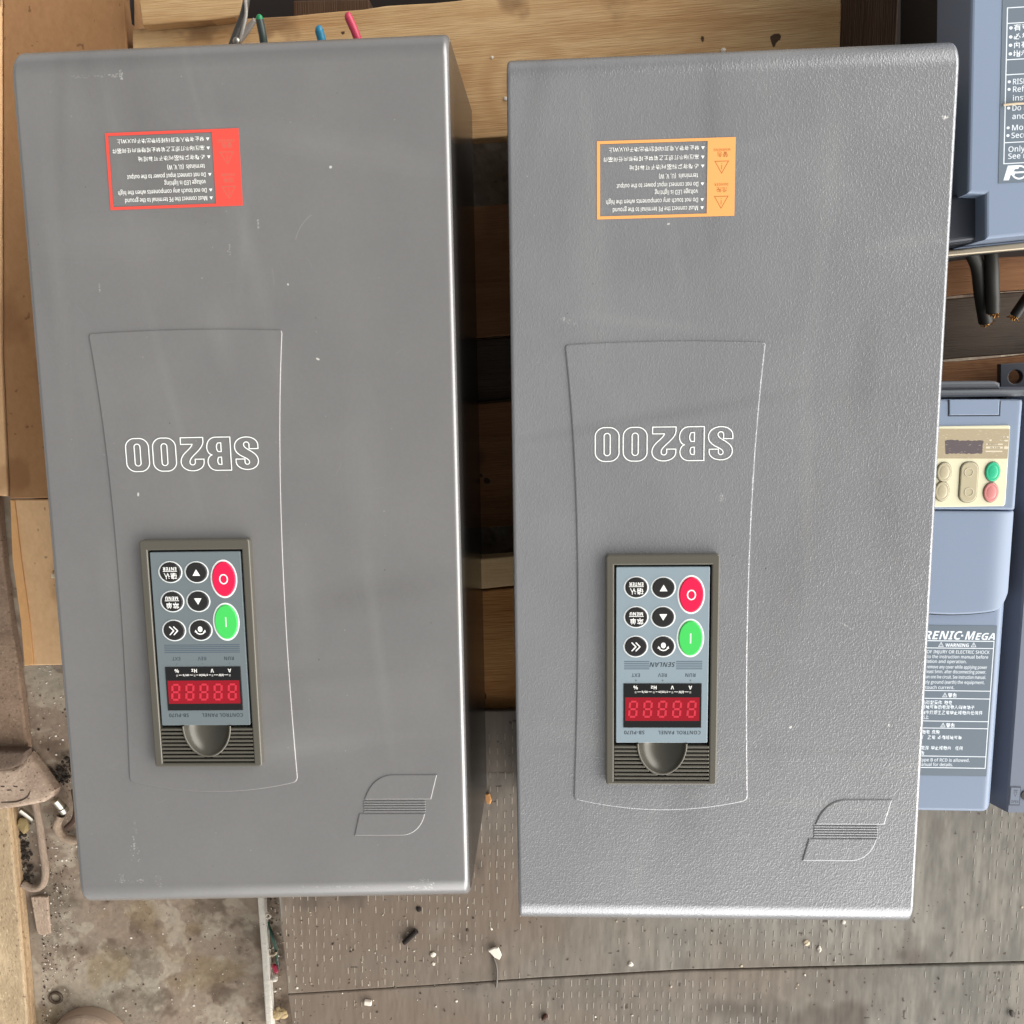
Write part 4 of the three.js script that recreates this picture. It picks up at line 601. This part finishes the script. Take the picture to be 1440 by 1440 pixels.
{ const g = new THREE.TorusGeometry(0.0064, 0.0017, 10, 30); g.rotateX(Math.PI / 2); g.scale(1.05, 1, 0.95); g.translate(...at(78.5, 1403, FL + 0.0018)); tag(mesh('rubber_ring', g, std({ color: '#4a3a2c', roughness: 0.6 })), 'small dark rubber ring on the bare floor', 'ring'); }
{ const t = thing('dusty_cup', 'dusty grey round cup at the bottom edge of the floor', 'cup', ...at(130, 1466, FL)); const pr = [[0.0455, 0.0005], [0.046, 0.014], [0.044, 0.02], [0.037, 0.0255], [0.034, 0.029], [0.03, 0.0305], [0, 0.032]].map((p) => new THREE.Vector2(...p)); part('shell', metres(new THREE.LatheGeometry(pr, 60)), M.dustPink, t); const g = new THREE.TorusGeometry(0.0375, 0.0014, 8, 60); g.rotateX(Math.PI / 2); g.translate(0, 0.0258, 0); part('rim', g, M.dust, t); }
tag(mesh('edging_strip', metres(prism(area([[360, 1240], [370, 1240], [373, 1290], [378, 1350], [384, 1450], [374, 1450], [368, 1350]], FL + 0.012), FL + 0.0005, FL + 0.012, 0.002, 3)), std({ color: '#e6dfd2', roughness: 0.8, bumpMap: scaled(floorBump, 4, 4), bumpScale: 0.001 })), 'whitish edging strip on the floor left of the rubber mats', 'edging strip');

// rubbish in the gap between the strip and the mats
const G = FL + 0.004;
{ const g = new THREE.TorusGeometry(0.0026, 0.0011, 8, 20); g.rotateX(Math.PI / 2); g.translate(...at(377, 1288, FL + 0.014)); tag(mesh('white_bead', g, M.white), 'little white ring bead on the edging strip', 'bead'); }
{ const t = thing('green_wires', 'tangle of thin green wires in the gap beside the edging strip', 'wire tangle'); for (let k = 0; k < 4; k++) { const s = Math.sin(k * 2.1) * 3; part('strand', tube([at(377 + k, 1296 + k * 4, G), at(381 + s * 0.6 + k, 1314, G + 0.004), at(386 + k * 1.2, 1332, G + 0.003), at(391 + s * 0.5, 1352 + k * 5, G)], 0.0009, 20, 6), WIRE(['#2f5b48', '#27403a', '#3c6e58', '#4b4a40'][k]), t); } }
{ const g = new THREE.TorusGeometry(0.0045, 0.0012, 8, 20, 4.2); g.rotateX(Math.PI / 2); g.translate(...at(383, 1338, G + 0.004)); tag(mesh('tan_hook', g, M.bone), 'tan curved hook in the gap beside the green wires', 'hook'); }
{ const g = new THREE.CapsuleGeometry(0.0026, 0.006, 6, 12); g.rotateX(Math.PI / 2); g.rotateY(0.35); g.translate(...at(387, 1362, G + 0.003)); tag(mesh('red_pellet', g, WIRE('#b8304e')), 'small red plastic pellet in the gap beside the edging strip', 'pellet'); }
{ const g = crumb(0.0048, 21, 0.7, 0.8); g.translate(...at(386, 1375, G + 0.004)); tag(mesh('white_pebble', g, M.white), 'white pebble directly below the red pellet', 'pebble'); }
{ const q = [], r = rng(31); for (let k = 0; k < 9; k++) { const g = crumb(0.0025 + 0.003 * r(), k + 90, 0.5); g.translate(...at(384 + 18 * r(), 1412 + 18 * r(), G + 0.003)); q.push(g); } tag(mesh('dry_husks', merge(q), std({ color: '#c5ad82', roughness: 0.85 })), 'dry tan husks near the bottom of the gap beside the edging strip', 'husks'); }

// litter on the mats and the boards
const bit = (name, label, cat, px, py, r0, mat, seed, o = {}) => { const r = r0 * 0.82, g = crumb(r, seed, o.sy ?? 0.6, o.sx ?? 1); g.rotateY(o.turn ?? 0); const h = o.h ?? 0; const p = at(px, py, h); g.translate(p[0], h + r * 0.32, p[2]); tag(mesh(name, g, mat), label, cat); };
{ const g = prism([[-0.0028, -0.0045], [0.001, -0.0052], [0.0034, 0.001], [0.0022, 0.005], [-0.0012, 0.0054], [-0.003, 0.001]], 0.001, 0.0042, 0.0009, 2), p = at(688, 1121, 0); g.rotateZ(0.25); g.translate(p[0], 0, p[2]); tag(mesh('wood_chip', g, std({ color: '#c79059', roughness: 0.8 })), 'orange wood chip on the mat between the two drives', 'wood chip'); }
{ const g = rod(at(568, 1326, 0.003), at(586, 1309, 0.003), 0.0026); tag(mesh('black_stub', g, M.nearBlack), 'black rubber stub lying on the mat below the left drive', 'rubber stub'); }
{ const p = at(697, 1337, 0), g = prism([[-0.0075, -0.003], [-0.002, -0.006], [0.003, -0.0068], [0.0062, 0.002], [0.004, 0.0075], [-0.001, 0.005], [-0.004, 0.001]], 0.0008, 0.0036, 0.0009, 2); g.rotateX(0.12); g.translate(p[0], 0.001, p[2]); tag(mesh('paper_scrap', g, M.white), 'white scrap on the mat just above a bent wire', 'scrap'); }
tag(mesh('bent_wire', tube([at(694, 1346, 0.002), at(698, 1358, 0.003), at(699, 1372, 0.003), at(698, 1388, 0.002)], 0.0012, 20, 8), WIRE('#5d554c')), 'thin grey bent wire on the mat below the white scrap', 'wire');
{ const p = at(518, 1408, 0), g = bx(0.0078, 0.0042, 0.0052, 0, 0.0022, 0, 0.0012); g.rotateY(-0.12); g.translate(p[0], 0, p[2]); tag(mesh('plaster_crumb', g, M.white), 'white block shaped crumb near the bottom edge of the mats', 'crumb'); }
bit('white_crumb', 'white crumb right of the black rubber stub', 'crumb', 609, 1342, 0.0034, M.white, 5);
bit('white_crumb', 'tiny white crumb just below another crumb right of the black stub', 'crumb', 609.5, 1355, 0.0022, M.white, 6);
bit('white_crumb', 'white crumb below the bottom edge of the grained drive, left of its middle', 'crumb', 887, 1355, 0.003, M.white, 7);
bit('white_crumb', 'larger white crumb below the bottom edge of the grained drive', 'crumb', 1152, 1334, 0.0036, M.white, 8, { sx: 0.7 });
bit('white_crumb', 'smaller pale crumb beside the larger one below the grained drive', 'crumb', 1134, 1325, 0.0034, M.bone, 9);
bit('white_crumb', 'white crumb touching the shadow of the grained drive at its lower right', 'crumb', 1186, 1296.5, 0.0024, M.white, 10);
bit('brown_chip', 'dark reddish brown chip near the bottom edge of the mats', 'chip', 766, 1429, 0.0052, std({ color: '#4a2c20', roughness: 0.8 }), 11, { sx: 0.5, turn: -0.7 });
bit('dark_chip', 'dark grey chip near the bottom right corner of the mats', 'chip', 1423, 1424, 0.005, std({ color: '#57504a', roughness: 0.9 }), 12, { sx: 0.6, turn: 0.5 });
bit('dark_chip', 'dark lump on the mat between the left drive and the black stub', 'chip', 589, 1278, 0.0032, M.nearBlack, 13, { sy: 0.4 });
bit('white_crumb', 'white crumb on the light plank between the two drives', 'crumb', 711, 139, 0.0022, M.white, 14);
bit('white_crumb', 'tiny white crumb on the light plank above the gap between the drives', 'crumb', 692, 81, 0.0016, M.white, 15);
bit('white_crumb', 'white crumb on the light plank above the grained drive', 'crumb', 1017, 72, 0.003, M.white, 16);
// dust and grit that nobody could count
function grit(name, label, n, seed, where, colours) {
  const g = crumb(0.0007, 2, 0.6), m = new THREE.InstancedMesh(g, std({ color: '#ffffff', roughness: 0.9 }), n), r = rng(seed), m4 = new THREE.Matrix4(), q = new THREE.Quaternion(), c = new THREE.Color();
  for (let i = 0; i < n; i++) { const [px, py, h] = where(r), p = at(px, py, h), s = 0.4 + 1.2 * r() ** 4; m4.compose(new THREE.Vector3(p[0], h + 0.0003 * s, p[2]), q.setFromAxisAngle(new THREE.Vector3(0, 1, 0), r() * 6), new THREE.Vector3(s * (0.6 + r()), s, s * (0.6 + r()))); m.setMatrixAt(i, m4); m.setColorAt(i, c.set(colours[Math.floor(r() * colours.length)])); }
  m.name = name; m.userData = { kind: 'stuff', label, category: 'grit' }; scene.add(m);
}
grit('mat_grit', 'pale and dark grit scattered over the rubber mats', 300, 71, (r) => { const k = r(); return k < 0.45 ? [540 + (r() + r() + r() - 1.5) * 190, 1345 + (r() + r() - 1) * 110, 0] : [400 + 1040 * r(), 1268 + 172 * r(), 0]; }, ['#d8d0c2', '#b5a892', '#6a5a4c', '#4b4038', '#8d7c6a']);
grit('floor_grit', 'pale and dark grit scattered over the bare floor', 1500, 72, (r) => { const k = r(); return k < 0.35 ? [20 + 90 * r(), 930 + 330 * r(), FL] : k < 0.7 ? [60 + 60 * r() * r(), 1180 + 260 * r(), FL] : k < 0.85 ? [374 + 22 * r(), 1262 + 178 * r(), FL] : [60 + 300 * r(), 1262 + 178 * r(), FL]; }, ['#e2dace', '#c5b8a6', '#5b4a3e', '#3c3029', '#8f7f6e']);
scene.traverse((m) => { if (m.isMesh) m.castShadow = m.receiveShadow = true; });
renderer.render(scene, camera);
